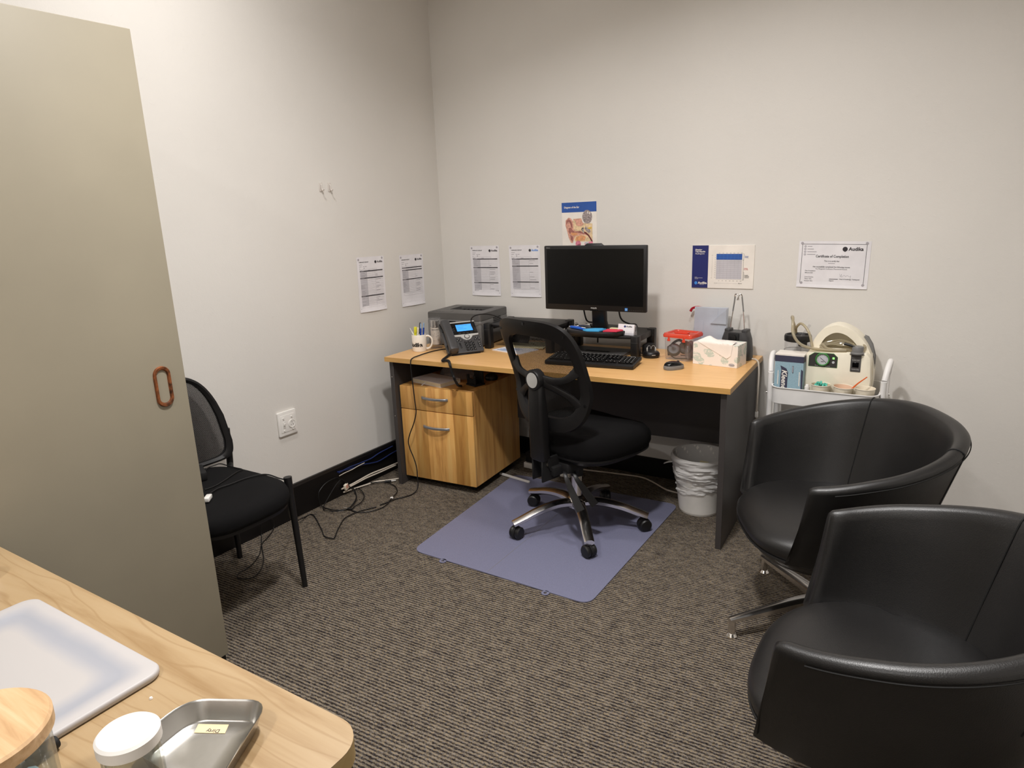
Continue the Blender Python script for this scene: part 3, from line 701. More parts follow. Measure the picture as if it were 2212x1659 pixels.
for k, w in enumerate((0.06, 0.035, 0.05)): s.quad(-0.006, 0.182-k*0.011, -0.006+w, 0.1835-k*0.011, 0.0038, 'brightblue')
s.build('display', dp, smooth=False)
s = MB(PHX); s.prism(rrect(0.146,0.007,0.003,3,0.029,0.2085), 0.0, 0.005, 'silver', bev=0.0015)
s.prism([(-0.042,0.121),(-0.040,0.112),(-0.004,0.109),(0.010,0.092),(0.022,0.084),(0.038,0.084),(0.050,0.092),(0.064,0.109),(0.098,0.112),(0.100,0.121)][::-1], 0.0, 0.0035, 'silver', bev=0.001); s.build('trim', t)
s = MB(PHX); s.lathe([(0.0155,0.0036),(0.0155,0.006),(0.0125,0.0064)], 'charcoal', 24, (0.030,0.104,0)); s.lathe([(0.0125,0.0062),(0.011,0.0085),(0,0.0085)], 'silver', 24, (0.030,0.104,0)); s.build('navigation_button', t)
for r in range(4):
    for c in range(3): k = MB(PHX); k.box((0.012+c*0.020,0.066-r*0.0165,0.0015), (0.0145,0.0115,0.005), 'blackgloss', 0.002, 2); k.text('123456789*0#'[r*3+c], 0.0105+c*0.020, 0.0632-r*0.0165, 0.007, 'silver', 0.0042); k.build('key', t)
for x, y in ((-0.022,0.093),(-0.030,0.082),(-0.010,0.083),(0.082,0.093),(0.073,0.082),(0.094,0.083),(0.086,0.058),(0.086,0.0455),(0.086,0.033)): k = MB(PHX); k.box((x,y,0.0012), (0.014,0.0085,0.004), 'black', 0.0018, 2); k.disc(x, y, 0.0022, 0.0034, 'silver', 8); k.build('key', t)
k = MB(PHX); k.box((-0.020,0.049,0.0014), (0.009,0.036,0.0045), 'black', 0.003, 2); k.build('volume_rocker', t)
h = MB(PHX); 
def hand(u, v):
    s = -0.01+0.215*u; yy = 0.006+s
    w = 0.0235+0.003*abs(2*u-1)**3; th = 0.014+0.010*abs(2*u-1)**2.2
    if u < 0.05 or u > 0.95: q = (min(u,1-u)/0.05); w *= 0.55+0.45*math.sqrt(q); th *= 0.5+0.5*math.sqrt(q)
    a = 2*pi*v; ex = 0.62
    return (-0.073+w*sgnpow(cos(a), ex), yy, 0.020+0.012*sin(pi*u)+th*sgnpow(sin(a), ex))
rings = [[hand(i/28, j/20) for j in range(20)] for i in range(29)]
h.loft(rings, 'charcoal'); h.build('handset', t)
h = MB(PHX); h.prism(rrect(0.056,0.060,0.01,4,-0.073,0.030), 0.0, 0.004, 'black', bev=0.001); h.build('cradle', t); h = MB(PHX); h.prism(rrect(0.056,0.060,0.01,4,-0.073,0.180), 0.0, 0.004, 'black', bev=0.001); h.build('cradle', t)
hx = []; base = [Vector(p) for p in catmull([(-0.085,0.018,0.014),(-0.105,-0.010,0.0095),(-0.13,-0.05,0.009),(-0.157,-0.09,0.0088),(-0.172,-0.122,0.0088),(-0.153,-0.134,0.0095),(-0.147,-0.152,0.0088),(-0.147,-0.1695,-0.010),(-0.143,-0.174,-0.035),(-0.139,-0.179,-0.058),(-0.133,-0.183,-0.078),(-0.119,-0.16,-0.10),(-0.09,-0.10,-0.135),(-0.06,-0.06,-0.152)], 14)]
for i, p in enumerate(base):
    tt = (base[min(i+1,len(base)-1)]-base[max(i-1,0)]).normalized(); u = tt.cross(Vector((0.3,0.1,1))).normalized(); w = tt.cross(u)
    for q in range(3):
        a = (i*3+q)*1.05; nx = base[min(i+1,len(base)-1)]
        hx.append((p.lerp(nx, q/3)+(u*cos(a)+w*sin(a))*0.0052)[:])
c = MB(); c.tube(hx, 0.0020, 'cable', 5, 1, smooth=False); c.build('coiled_cord', t)

# ------------------------------------------------------------------ mug and pens
MX, MY, _ = D(0.082, 0.205)
t = thing('mug', 'white mug with bold black lettering holding pens', 'mug', (MX, MY, DH), 0)
b = MB(); R, Hm = 0.040, 0.093
b.lathe([(0,0.004),(0.034,0.004),(0.0355,0.0),(0.038,0.001),(R,0.006),(R,Hm-0.002),(R-0.0015,Hm),(R-0.0035,Hm-0.001),(R-0.004,0.01),(0,0.008)], 'mug', 40)
vang = math.atan2(-3.4189-MY, 2.6828-MX)
def wr(v):
    a = vang-radians(92)+v[0]/R; return ((R+0.0004)*cos(a), (R+0.0004)*sin(a), v[1])
b.text('Audika', 0, 0.030, 0.030, 'ink' if False else 'blackmatte', 0, bold=0.05, width=0.084, warp=wr); b.build('body', t)
ha = vang+radians(80)
hd = Vector((cos(ha), sin(ha), 0))
h = MB(); h.tube([(hd*(R-0.004)+Vector((0,0,0.080)))[:], (hd*(R+0.012)+Vector((0,0,0.083)))[:], (hd*(R+0.030)+Vector((0,0,0.068)))[:], (hd*(R+0.032)+Vector((0,0,0.045)))[:], (hd*(R+0.022)+Vector((0,0,0.022)))[:], (hd*(R+0.006)+Vector((0,0,0.012)))[:], (hd*(R-0.004)+Vector((0,0,0.014)))[:]], 0.0055, 'mug', 10, 6); h.build('handle', t)
lr = Vector((0.84, 0.54, 0)); fw = Vector((-0.54, 0.84, 0))
def pen(kind, label, x0, x1, d, L, mk):
    """stands in the mug, foot offset x0, rim offset x1 along the view's right"""
    a = Vector((MX, MY, DH+0.0095))+lr*x0+fw*d*0.5; b = Vector((MX, MY, DH+Hm))+lr*x1+fw*d
    q = (b-a).normalized(); t = thing(kind, label, 'pen', a[:], tuple(q.to_track_quat('Z','Y').to_euler()), 'pens in the mug'); mk(t, L); return t
def p_white(t, L):
    b = MB(); b.lathe([(0.0,0.0),(0.004,0.0),(0.004,L*0.78),(0.0018,L*0.84)], 'white', 12); b.build('barrel', t)
    b = MB(); b.lathe([(0.0018,L*0.84),(0.0018,L),(0,L)], 'white', 10); b.build('tip', t)
def p_yel(t, L):
    b = MB(); b.prism(rrect(0.014,0.009,0.003,3), 0.0, L*0.7, 'yellow', bev=0.001); b.build('barrel', t)
    b = MB(); b.prism(rrect(0.0146,0.0096,0.003,3), L*0.7, L, 'yellow', bev=0.0012); b.box((0.0083,0,L*0.87), (0.002,0.004,L*0.24), 'yellow', 0.0005, 1); b.build('cap', t)
def p_cream(t, L):
    b = MB(); b.lathe([(0,0),(0.0045,0.0),(0.0045,L*0.92),(0.003,L),(0,L)], 'cream', 12); b.build('barrel', t)
    b = MB(); b.box((0.0055,0,L*0.85), (0.0015,0.003,L*0.25), 'cream', 0.0004, 1); b.build('clip', t)
def p_black(t, L):
    b = MB(); b.lathe([(0,0),(0.0042,0.0),(0.0042,L*0.6)], 'white', 12, cap1=True); b.build('barrel', t)
    b = MB(); b.lathe([(0.0050,L*0.58),(0.0052,L*0.98),(0.003,L),(0,L)], 'black', 12, cap0=True); b.box((-0.006,0,L*0.82), (0.0015,0.003,L*0.3), 'silver', 0.0004, 1); b.build('cap', t)
def p_blue(t, L):
    b = MB(); b.lathe([(0,0),(0.0048,0.0),(0.0048,L*0.80),(0.0042,L*0.81)], 'bluepl', 12, cap1=True); b.build('barrel', t)
    b = MB(); b.lathe([(0.0036,L*0.81),(0.0036,L*0.97),(0.0015,L*0.975),(0.0015,L),(0,L)], 'bluelight', 12); b.box((0.0052,0,L*0.86), (0.0015,0.003,L*0.2), 'white', 0.0004, 1); b.build('plunger', t)
pen('pen', 'thin white stick pen leaning left out of the mug', 0.010, -0.030, 0.004, 0.132, p_white)
pen('highlighter', 'yellow highlighter standing in the mug', -0.022, -0.016, -0.020, 0.130, p_yel)
pen('pen', 'cream pen in the mug between the highlighter and the black capped pen', -0.008, -0.003, -0.008, 0.124, p_cream)
pen('pen', 'black capped pen with silver clip in the mug', -0.006, 0.004, 0.006, 0.148, p_black)
pen('pen', 'blue pen with pale plunger in the mug beside the black capped pen', 0.006, 0.012, -0.010, 0.147, p_blue)
pen('pen', 'blue pen with white clip in the mug, nearest the mug handle', 0.016, 0.026, -0.006, 0.150, p_blue)

# ------------------------------------------------------------------ lotion bottle
t = thing('lotion_bottle', 'clear thick walled bottle with chrome collar between the mug and the phone', 'bottle', D(0.122, 0.305), 0)
b = MB(); b.lathe([(0,0),(0.030,0),(0.031,0.004),(0.030,0.10),(0.029,0.104),(0.027,0.104),(0.0265,0.020),(0,0.018)], 'acrylic', 32)
b.build('outer_wall', t)
b = MB(); b.lathe([(0,0.021),(0.023,0.021),(0.023,0.103),(0,0.103)], 'liquid', 28); 
for k in range(9):
    a = vang+radians(-42+k*10); b.box((0.0232*cos(a),0.0232*sin(a),0.094), (0.0016,0.0016,0.006), 'charcoal', rot=(0,0,a))
rnd = random.Random(4)
for k in range(22):
    a = vang+radians(rnd.uniform(-40,40)); b.box((0.0232*cos(a),0.0232*sin(a),rnd.uniform(0.035,0.088)), (0.001,0.0025,0.0015), 'midgrey', rot=(rnd.random(),0,a))
b.build('lotion', t)
b = MB(); b.lathe([(0,0.104),(0.021,0.104),(0.021,0.110),(0.0195,0.111),(0.021,0.112),(0.021,0.138),(0.019,0.140),(0,0.140)], 'chrome', 28); b.build('collar', t)
b = MB(); b.lathe([(0.030,0.105),(0.030,0.148),(0.028,0.151),(0,0.151)], 'acrylic', 32); b.build('cap', t)
t.scale = (1.13, 1.13, 1.14)

# ------------------------------------------------------------------ monitor risers
def riser(label, a0, a1, rot, b0=0.375, b1=0.675, H=0.112):
    w = a1-a0; dp = b1-b0
    t = thing('monitor_riser', label, 'monitor stand', D(a0, b0), rot, 'black monitor risers')
    p = MB(); top = [(0.0,0.03)]+[(w*i/16, 0.03-0.022*sin(pi*i/16)) for i in range(1,16)]+[(w,0.03),(w,dp),(0,dp)]
    p.prism(top, H-0.014, H, 'black', bev=0.003); p.build('platform', t)
    for x in (0.0, w):
        for y in (0.03, dp-0.03):
            q = MB(); q.prism(rrect(0.042,0.050,0.012,4,x,y), 0.0, H+0.004, 'black', bev=0.003); q.box((x,y-0.024,H-0.028), (0.036,0.003,0.0015), 'charcoal'); q.build('leg', t)
    for x in (0.0, w):
        q = MB(); q.box((x,dp/2,H-0.016), (0.020,dp-0.09,0.030), 'black', 0.003, 2); q.build('side_rail', t)
    return t
riser('black monitor riser on the left, beside the printer and behind the chair back', 0.412, 0.792, DTH, H=0.135)
riser('black monitor riser under the monitor', 0.845, 1.262, DTH)

# leaflets under the left riser
t = thing('leaflet', 'pale leaflet with blue print under the left monitor riser', 'leaflet', D(0.46, 0.355, DH+0.0005), DTH+radians(-16))
b = MB(); b.box2((0,0,0), (0.21,0.15,0.003), 'paper'); 
for k in range(5): b.quad(0.02+0.03*k*0.2, 0.015+0.018*k, 0.10+0.012*k, 0.024+0.018*k, 0.0034, 'skyprint' if k % 2 else 'bluelight')
b.build('leaflet_page', t, smooth=False)
t = thing('leaflet', 'cream folder edge lying under the left monitor riser', 'leaflet', D(0.50, 0.43, DH+0.004), DTH+radians(8))
b = MB(); b.box2((0,0,0), (0.22,0.16,0.006), 'note_cream', 0.001, 1); b.build('leaflet_page', t)
t = thing('tablet', 'dark tablet propped beneath the left monitor riser', 'tablet', D(0.475, 0.50, DH+0.012), DTH)
b = MB(); b.box((0.06,0.05,0.035), (0.11,0.008,0.075), 'blackgloss', 0.002, 2, rot=(-0.5,0,0)); b.build('case', t)

# ------------------------------------------------------------------ monitor
mx, my, _ = D(0.7686+0.0, 0.40)
t = thing('monitor', 'black widescreen monitor switched off standing on the right riser', 'monitor', D(1.0432, 0.40, DH+0.1125), DTH)
W, Hs = 0.545, 0.322; ZB = 0.962-(DH+0.1125)
b = MB(); b.box2((-W/2,0.0,ZB), (W/2,0.022,ZB+Hs), 'black', 0.005, 2); b.box2((-W/2+0.03,0.02,ZB+0.04), (W/2-0.03,0.050,ZB+Hs-0.04), 'black', 0.01, 2)
b.prism([(-0.050,Hs),(-0.036,Hs+0.011),(0.036,Hs+0.011),(0.050,Hs)][::-1], -0.018, -0.0005, 'black', X=Matrix(((1,0,0,0.0),(0,0,-1,0.0),(0,1,0,ZB-0.001),(0,0,0,1))), bev=0.002)
hous = b.build('housing', t)
b = MB(); b.box2((-W/2+0.016,-0.0006,ZB+0.029), (W/2-0.016,0.004,ZB+Hs-0.017), 'screen'); b.build('screen', t)
FX = Matrix(((1,0,0,0),(0,0,-1,-0.0012),(0,1,0,ZB),(0,0,0,1)))
b = MB(); b.text('PHILIPS', -0.016, 0.0105, 0.0098, 'silver', 0, bold=0.03, X=FX); b.text('Brilliance', -W/2+0.013, Hs-0.012, 0.006, 'silver', 0, X=FX)
for k in range(7): b.quad(0.185+k*0.011, 0.009, 0.190+k*0.011, 0.0095, 0, 'midgrey', X=FX)
b.box2((-0.022,-0.003,ZB-0.0), (0.022,0.004,ZB+0.004), 'blackgloss', 0.001, 1)
b.build('bezel_lettering', hous, smooth=False)
b = MB(); b.quad(0.164, 0.006, 0.178, 0.020, 0.0002, 'skyprint', X=FX); b.quad(0.167, 0.009, 0.175, 0.017, 0.0004, 'bluelight', X=FX); b.build('energy_sticker', hous, smooth=False)
b = MB(); b.loft([[(x*k,y+yo,z) for x,y in rrect(0.074,0.034,0.008,4)] for z, yo, k in ((0.020,0.085,1.15),(0.06,0.075,1.0),(ZB+0.12,0.060,1.0))], 'black'); b.build('neck', t)
b = MB(); b.prism([(0.165*cos(a)*(1 if True else 1), 0.060+0.125*sgnpow(sin(a),0.8)) for a in [2*pi*i/40 for i in range(40)]], 0.0, 0.024, 'black', bev=0.006); b.build('base', t)
for x0, x1 in ((-0.085,-0.100),(0.110,0.128)):
    b = MB(); b.tube([(x0,0.045,ZB+0.05),(x0,0.085,0.075),(x1,0.16,0.035),(x1,0.265,0.012),(x1,0.284,-0.04),(x1,0.283,-0.10)], 0.0042, 'cable', 8); b.build('cable', t)
# things on the monitor foot
ZF = DH+0.1125+0.0245
def onbase(name, label, cat, x, y, rot, group=None, dz=0.0):
    c = D(1.0432, 0.40, 0); return thing(name, label, cat, (c[0]+x*cos(DTH)-y*sin(DTH), c[1]+x*sin(DTH)+y*cos(DTH), ZF+dz), DTH+rot, group)
t = onbase('pen', 'chunky blue pen with white end lying on the monitor foot', 'pen', -0.085, -0.010, radians(-26))
b = MB(); b.sweep([(-0.055,0,0.006),(0.0,0,0.007),(0.050,0,0.006)], [(0.012,0.011),(0.015,0.012),(0.011,0.010)], 'brightblue'); b.build('grip', t)
b = MB(); b.box((0.045,0,0.0125), (0.030,0.006,0.003), 'white', 0.001, 1); b.build('clip', t); b = MB(); b.lathe([(0.004,0),(0.003,0.014),(0,0.015)], 'silver', 12, X=Matrix.Translation((-0.055,0,0.006)) @ Matrix.Rotation(-pi/2, 4, 'Y')); b.build('tip', t)
t = onbase('sticky_notes', 'bright blue arrow shaped sticky notes on the monitor foot', 'sticky note', 0.010, -0.020, radians(12))
b = MB(); ar = [(-0.055,-0.015),(-0.030,-0.034),(0.030,-0.034),(0.042,-0.012),(0.058,0.020),(0.034,0.022),(0.040,0.036),(-0.004,0.034),(-0.030,0.018),(-0.054,0.006)]; b.prism(ar, 0.0, 0.006, 'note_blue'); b.build('note_pad', t)
t = onbase('sticky_notes', 'pinkish red sticky notes on the monitor foot beside the blue ones', 'sticky note', 0.098, -0.008, radians(10))
b = MB(); b.prism([(-0.038,-0.030),(0.030,-0.032),(0.055,0.012),(0.040,0.020),(-0.026,0.026)], 0.0, 0.005, 'note_red'); b.box((0.0,0.004,0.006), (0.050,0.012,0.004), 'note_red', 0.001, 1, rot=(0,0,-0.15)); b.build('note_pad', t)
t = onbase('sticky_notes', 'small cream sticky notes behind the red ones on the monitor foot', 'sticky note', 0.100, 0.045, radians(-6))
b = MB(); b.box((0,0,0.003), (0.060,0.024,0.006), 'note_cream', 0.0006, 1); b.box((0.03,-0.008,0.007), (0.020,0.014,0.0015), 'note_cream'); b.build('note_pad', t)
t = onbase('bulldog_clip', 'silver spring clip lying at the back of the monitor foot', 'clip', -0.075, 0.060, radians(5))
b = MB(); b.prism([(-0.035,0.0),(0.035,0.0),(0.030,0.018),(-0.030,0.018)], -0.014, 0.014, 'steel', X=Matrix(((1,0,0,0),(0,0,1,0),(0,1,0,0),(0,0,0,1))), bev=0.001); b.build('jaw', t)
b = MB(); b.tube([(-0.030,0.0,0.010),(-0.050,0.006,0.020),(-0.060,0.0,0.012),(-0.050,-0.006,0.004),(-0.030,0.0,0.008)], 0.0012, 'chrome', 6); b.build('wire_loop', t)

# business card holder
t = thing('card_holder', 'clear holder of white business cards on the right riser', 'card holder', D(1.205, 0.418, DH+0.1125), DTH+radians(-4))
b = MB(); b.box2((-0.048,-0.010,0), (0.048,0.030,0.003), 'acrylic', 0.001, 1); b.box2((-0.048,-0.010,0.003), (0.048,-0.008,0.016), 'acrylic'); b.box((0,0.024,0.026), (0.096,0.002,0.05), 'acrylic', rot=(-0.25,0,0))
for s in (-1, 1): b.box2((s*0.048-0.001,-0.010,0.003), (s*0.048+0.001,0.026,0.022), 'acrylic')
b.build('holder', t)
CXm = Matrix.Translation((0,-0.0045,0.0035)) @ Matrix.Rotation(radians(76), 4, 'X')
b = MB(CXm); b.box2((-0.043,0,-0.012), (0.043,0.054,0.0), 'paper'); b.logo(-0.012, 0.039, 0.0088, 'navy', 'ink', 0.0004)
for k, w in enumerate((0.018,0.024,0.0,0.022,0.03)):
    if w: b.quad(-0.038, 0.026-k*0.005, -0.038+w, 0.0275-k*0.005, 0.0004, 'inkgrey')
for k in range(3): b.quad(0.0, 0.016-k*0.005, 0.036, 0.0173-k*0.005, 0.0004, 'inklight')
b.build('card_stack', t, smooth=False)

# black drawer tray under the riser with closed laptop
t = thing('laptop', 'closed dark silver laptop under the right riser behind the keyboard', 'laptop', D(0.88, 0.345, DH), DTH)
b = MB(); b.prism(rrect(0.315,0.215,0.012,4,0.158,0.1075), 0.0, 0.009, 'midgrey', bev=0.002); b.build('base', t)
b = MB(); b.prism(rrect(0.315,0.215,0.012,4,0.158,0.1075), 0.0095, 0.016, 'greyplastic', bev=0.002); b.box((0.158,0.11,0.0166), (0.13,0.022,0.001), 'blackmatte', 0.0004, 1); b.build('lid', t)
t = thing('power_adapter', 'black power brick behind the right riser leg', 'adapter', D(1.255, 0.56, DH), DTH)
b = MB(); b.box((0.02,0,0.025), (0.045,0.075,0.050), 'blackmatte', 0.006, 2); b.build('brick', t); b = MB(); b.tube([(0.02,-0.04,0.03),(0.03,-0.06,0.02),(0.01,-0.085,0.004),(-0.04,-0.07,0.004)], 0.0022, 'cable', 6); b.build('cord', t)

# ------------------------------------------------------------------ keyboard and mouse
t = thing('keyboard', 'black wired keyboard at the front of the right riser', 'keyboard', (1.056, -0.597, DH+0.001), (radians(5.0), 0, radians(6.5)))
b = MB(); b.prism(rrect(0.445,0.155,0.008,4,0.2225,0.0775), 0.001, 0.018, 'black', bev=0.004); b.text('Logitech', 0.385, 0.1435, 0.009, 'silver', 0.0186, bold=.02)
for x in (0.03, 0.405): b.box((x+0.005,0.135,0.000), (0.03,0.012,0.012), 'black', 0.001, 1, rot=(-0.087,0,0))
b.build('case', t)
def keyrow(mb, x0, x1, y, n, wide=None):
    w = (x1-x0)/n
    for i in range(n): mb.box((x0+w*(i+0.5), y, 0.0215), (w-0.0032, 0.0145, 0.0075), 'blackgloss', 0.0022, 2); mb.quad(x0+w*i+0.005, y-0.001, x0+w*i+0.0085, y+0.0035, 0.02545, 'silver')
k = MB(); keyrow(k, 0.014, 0.292, 0.134, 13)
for r, (n, y) in enumerate(((14,0.111),(14,0.0925),(13,0.074),(12,0.0555))): keyrow(k, 0.014, 0.292, y, n)
for i, (x0, x1) in enumerate(((0.014,0.040),(0.040,0.064),(0.064,0.088),(0.088,0.206),(0.206,0.230),(0.230,0.254),(0.254,0.292))): keyrow(k, x0, x1, 0.037, 1)
k.build('letter_keys', t)
k = MB(); keyrow(k, 0.299, 0.356, 0.134, 3); keyrow(k, 0.299, 0.356, 0.111, 3); keyrow(k, 0.299, 0.356, 0.0925, 3); keyrow(k, 0.318, 0.337, 0.0555, 1); keyrow(k, 0.299, 0.356, 0.037, 3); k.build('arrow_keys', t)
k = MB()
for y in (0.111,0.0925,0.074,0.0555): keyrow(k, 0.362, 0.436, y, 4)
keyrow(k, 0.362, 0.399, 0.037, 1); keyrow(k, 0.399, 0.436, 0.037, 2); k.build('number_pad', t)
MSX, MSY, _ = D(1.497, 0.262)
t = thing('computer_mouse', 'small black wireless mouse with grey sides on the right of the desk', 'mouse', (MSX, MSY, DH), radians(52))
def mousef(k0, k1, zc):
    def f(u, v):
        a = 2*pi*u; e = 0.75; r = sin(pi/2*v)
        x = 0.049*sgnpow(cos(a), e); y = 0.029*sgnpow(sin(a), e)*(1-0.08*cos(2*a))
        return (x*(1-0.0*v)*k0(v), y*k0(v), k1(v)+zc*0)
    return f
b = MB(); prof = [(0.94,0.0),(1.0,0.006),(1.0,0.014),(0.95,0.020)]
rg = [[(0.049*k*sgnpow(cos(2*pi*i/40),0.75), 0.029*k*sgnpow(sin(2*pi*i/40),0.8), z) for i in range(40)] for k, z in prof]
b.loft(rg, 'midgrey', cap1=False); b.build('side_grips', t)
b = MB(); rg = [[(0.049*k*sgnpow(cos(2*pi*i/40),0.75)-0.004*(1-k), 0.029*k*sgnpow(sin(2*pi*i/40),0.8), z-0.006*(cos(2*pi*i/40) > 0)*cos(2*pi*i/40)*(k)) for i in range(40)] for k, z in ((0.95,0.020),(0.88,0.027),(0.72,0.033),(0.45,0.0365),(0.15,0.0375))]
b.loft(rg, 'blackgloss', cap0=False); b.build('top_shell', t)
b = MB(); b.cyl((0.022,-0.003,0.031), (0.022,0.003,0.031), 0.007, 'charcoal', n=18); b.build('scroll_wheel', t)

# hearing aid charger puck
t = thing('charging_puck', 'round black charger holding two small beige hearing aids beside the keyboard', 'charger', D(1.318, 0.475), 0)
b = MB(); b.lathe([(0,0.0),(0.036,0.0),(0.042,0.008),(0.042,0.020),(0.036,0.029),(0.020,0.031),(0,0.030)], 'black', 40)
b.add([(-0.009,-0.0424,0.016),(0.009,-0.0424,0.016),(0.009,-0.0424,0.019),(-0.009,-0.0424,0.019)], [(0,1,2,3)], 'silver', X=Matrix.Rotation(radians(38), 4, 'Z')); b.build('shell', t)
for s, lab in ((-1, 'hearing aid in the left slot of the round black charger'), (1, 'hearing aid in the right slot of the round black charger')):
    c = D(1.318, 0.475); o = Vector((0.84,0.54,0))*0.020*s
    q = thing('hearing_aid', 'small beige '+lab, 'hearing aid', (c[0]+o.x, c[1]+o.y, DH+0.030), radians(33), 'hearing aids in the charger')
    b = MB(); b.sweep([(0,0,0.0),(0.001*s,0,0.010),(0,0,0.020)], [(0.006,0.007),(0.007,0.009),(0.005,0.005)], 'silver', upv=(0,1,0)); b.build('case', q)
    b = MB(); b.tube([(0,0,0.019),(-0.004*s,0.0,0.026),(-0.012*s,0.002,0.028),(-0.018*s,0.004,0.020),(-0.017*s,0.006,0.010)], 0.0009, 'silver', 6); b.build('wire', q)

# ------------------------------------------------------------------ red lidded box
t = thing('storage_box', 'clear plastic box with translucent red lid full of black headphones', 'box', (1.541, -0.268, DH), radians(-9.5))
BW, BD, BH = 0.142, 0.122, 0.118
b = MB(); rr = lambda w, d, z, r=0.014: [(x,y,z) for x,y in rrect(w,d,r,5,BW/2,BD/2)]
b.loft([rr(BW-0.010,BD-0.010,0.001),rr(BW-0.006,BD-0.006,0.006),rr(BW,BD,BH)], 'acrylic', cap1=False); b.build('tub', t)
b = MB(); b.loft([rr(BW+0.010,BD+0.010,BH-0.006),rr(BW+0.012,BD+0.012,BH+0.004),rr(BW+0.004,BD+0.004,BH+0.013),rr(BW-0.02,BD-0.02,BH+0.013),rr(BW-0.024,BD-0.024,BH+0.009)], 'redclear', cap0=False)
b.box((BW/2,BD/2,BH+0.013), (BW*0.46,0.005,0.006), 'redclear', 0.002, 2); b.box((BW/2,BD*0.30,BH+0.013), (BW*0.46,0.005,0.006), 'redclear', 0.002, 2)
for s in (0.27, 0.73): b.box((BW*s,BD*0.40,BH+0.013), (0.005,BD*0.25,0.006), 'redclear', 0.002, 2)
lid = b.build('lid', t)
for s in (0.22, 0.78):
    c = MB(); c.box((BW*s,-0.0065,BH-0.008), (0.010,0.003,0.022), 'redclear', 0.001, 1); c.box((BW*s,-0.0075,BH-0.018), (0.016,0.005,0.011), 'redclear', 0.002, 2); c.build('clasp', lid)
t = thing('headphones', 'black folded headphones inside the red lidded box', 'headphones', (1.541, -0.268, DH+0.0015), radians(-9.5))
b = MB(); b.tube([(0.020,0.018,0.018),(0.014,0.03,0.045),(0.030,0.04,0.075),(0.060,0.045,0.092),(0.085,0.05,0.075),(0.096,0.05,0.050)], 0.0065, 'blackmatte', 8); b.build('headband', t)
for c, q in (((0.040,0.030,0.045),(0.9,0.35,0.2)), ((0.085,0.060,0.055),(1.2,-0.5,0.3))):
    e = MB(); X = Matrix.Translation(c) @ Euler(q).to_matrix().to_4x4(); e.lathe([(0,-0.014),(0.024,-0.014),(0.032,-0.008),(0.033,0.004),(0.026,0.014),(0.014,0.016),(0,0.010)], 'charcoal', 24, X=X); e.build('ear_cup', t)
e = MB(); e.tube([(0.03,0.03,0.01),(0.012,0.05,0.02),(0.012,0.02,0.06),(0.016,0.020,0.03),(0.05,0.016,0.008),(0.09,0.02,0.008),(0.12,0.05,0.008),(0.10,0.09,0.008),(0.05,0.08,0.01)], 0.0022, 'cable', 6); e.build('cord', t)
t = thing('plastic_bag', 'small clear bag of ear tips at the right inside the red lidded box', 'bag', (1.541, -0.268, DH+0.0015), radians(-9.5))
e = MB(); e.loft([[(0.112+0.018*k*cos(a)*(1+.15*sin(4*a)), 0.060+0.042*k*sin(a)*(1+.12*cos(5*a)), z) for a in [2*pi*i/22 for i in range(22)]] for k, z in ((0.8,0.006),(1,0.03),(0.95,0.06),(0.5,0.085),(0.15,0.092))], 'bag'); e.build('bag_film', t)

# tissue box
t = thing('tissue_box', 'pale leaf patterned tissue box with a tissue pulled over its front on the desk', 'tissue box', (1.700, -0.309, DH), radians(-6.2))
TW, TD, TH = 0.214, 0.112, 0.105
b = MB(); b.box2((0,0,0), (TW,TD,TH), 'tissuecard', 0.0012, 1); FXt = Matrix(((1,0,0,0),(0,0,-1,-0.0006),(0,1,0,0),(0,0,0,1)))
b.poly([(0.188+0.0135*cos(a), 0.013+0.0065*sin(a)) for a in [2*pi*i/24 for i in range(24)]], 0, 'ironstone', FXt); b.poly([(0.188+0.0122*cos(a), 0.013+0.0052*sin(a)) for a in [2*pi*i/24 for i in range(24)]], 0.0002, 'inklight', FXt)
b.text('Kleenex', 0.188, 0.0108, 0.0062, 'ironstone', 0.0004, 'CENTER', bold=.02, width=0.019, shear=0.3, X=FXt)
SXt = Matrix(((0,0,1,TW+0.0006),(1,0,0,0),(0,1,0,0),(0,0,0,1))); b.disc(0.055, 0.052, 0.005, 0, 'inkgrey', 16, SXt); b.disc(0.055, 0.052, 0.0035, 0.0002, 'inklight', 16, SXt); b.build('carton', t)
s = MB(); s.prism([(TW/2+0.082*cos(a), TD/2+0.030*sin(a)) for a in [2*pi*i/32 for i in range(32)]], TH, TH+0.0006, 'inkgrey'); s.build('slot', t)
def tis(u, v):
    # drapes from the slot over the front edge; u across, v along
    x = 0.030+0.150*u+0.012*sin(v*4); fold = 0.006*sin(9*u+2*v)*(1-abs(v-.3))
    lift = 0.026*math.exp(-((u-0.18)/0.22)**2)+0.012*math.exp(-((u-0.75)/0.25)**2)
    L = 0.112*v*(0.50+0.75*u-0.25*(u > 0.85)*(u-.85)/.15)
    y = TD*0.52-L
    if y > -0.003: z = TH+0.0012+lift*sin(pi*min(1, max(0.0, (y+0.003)/0.062)))**0.8+abs(fold)*0.6
    else: z = TH+0.0012-(-0.003-y); y = -0.0014-0.001*abs(sin(6*u))
    return (x+0.25*max(0, TH-z), y, z)
s = MB(); s.grid(tis, 30, 26, 'tissue'); s.build('tissue', t)
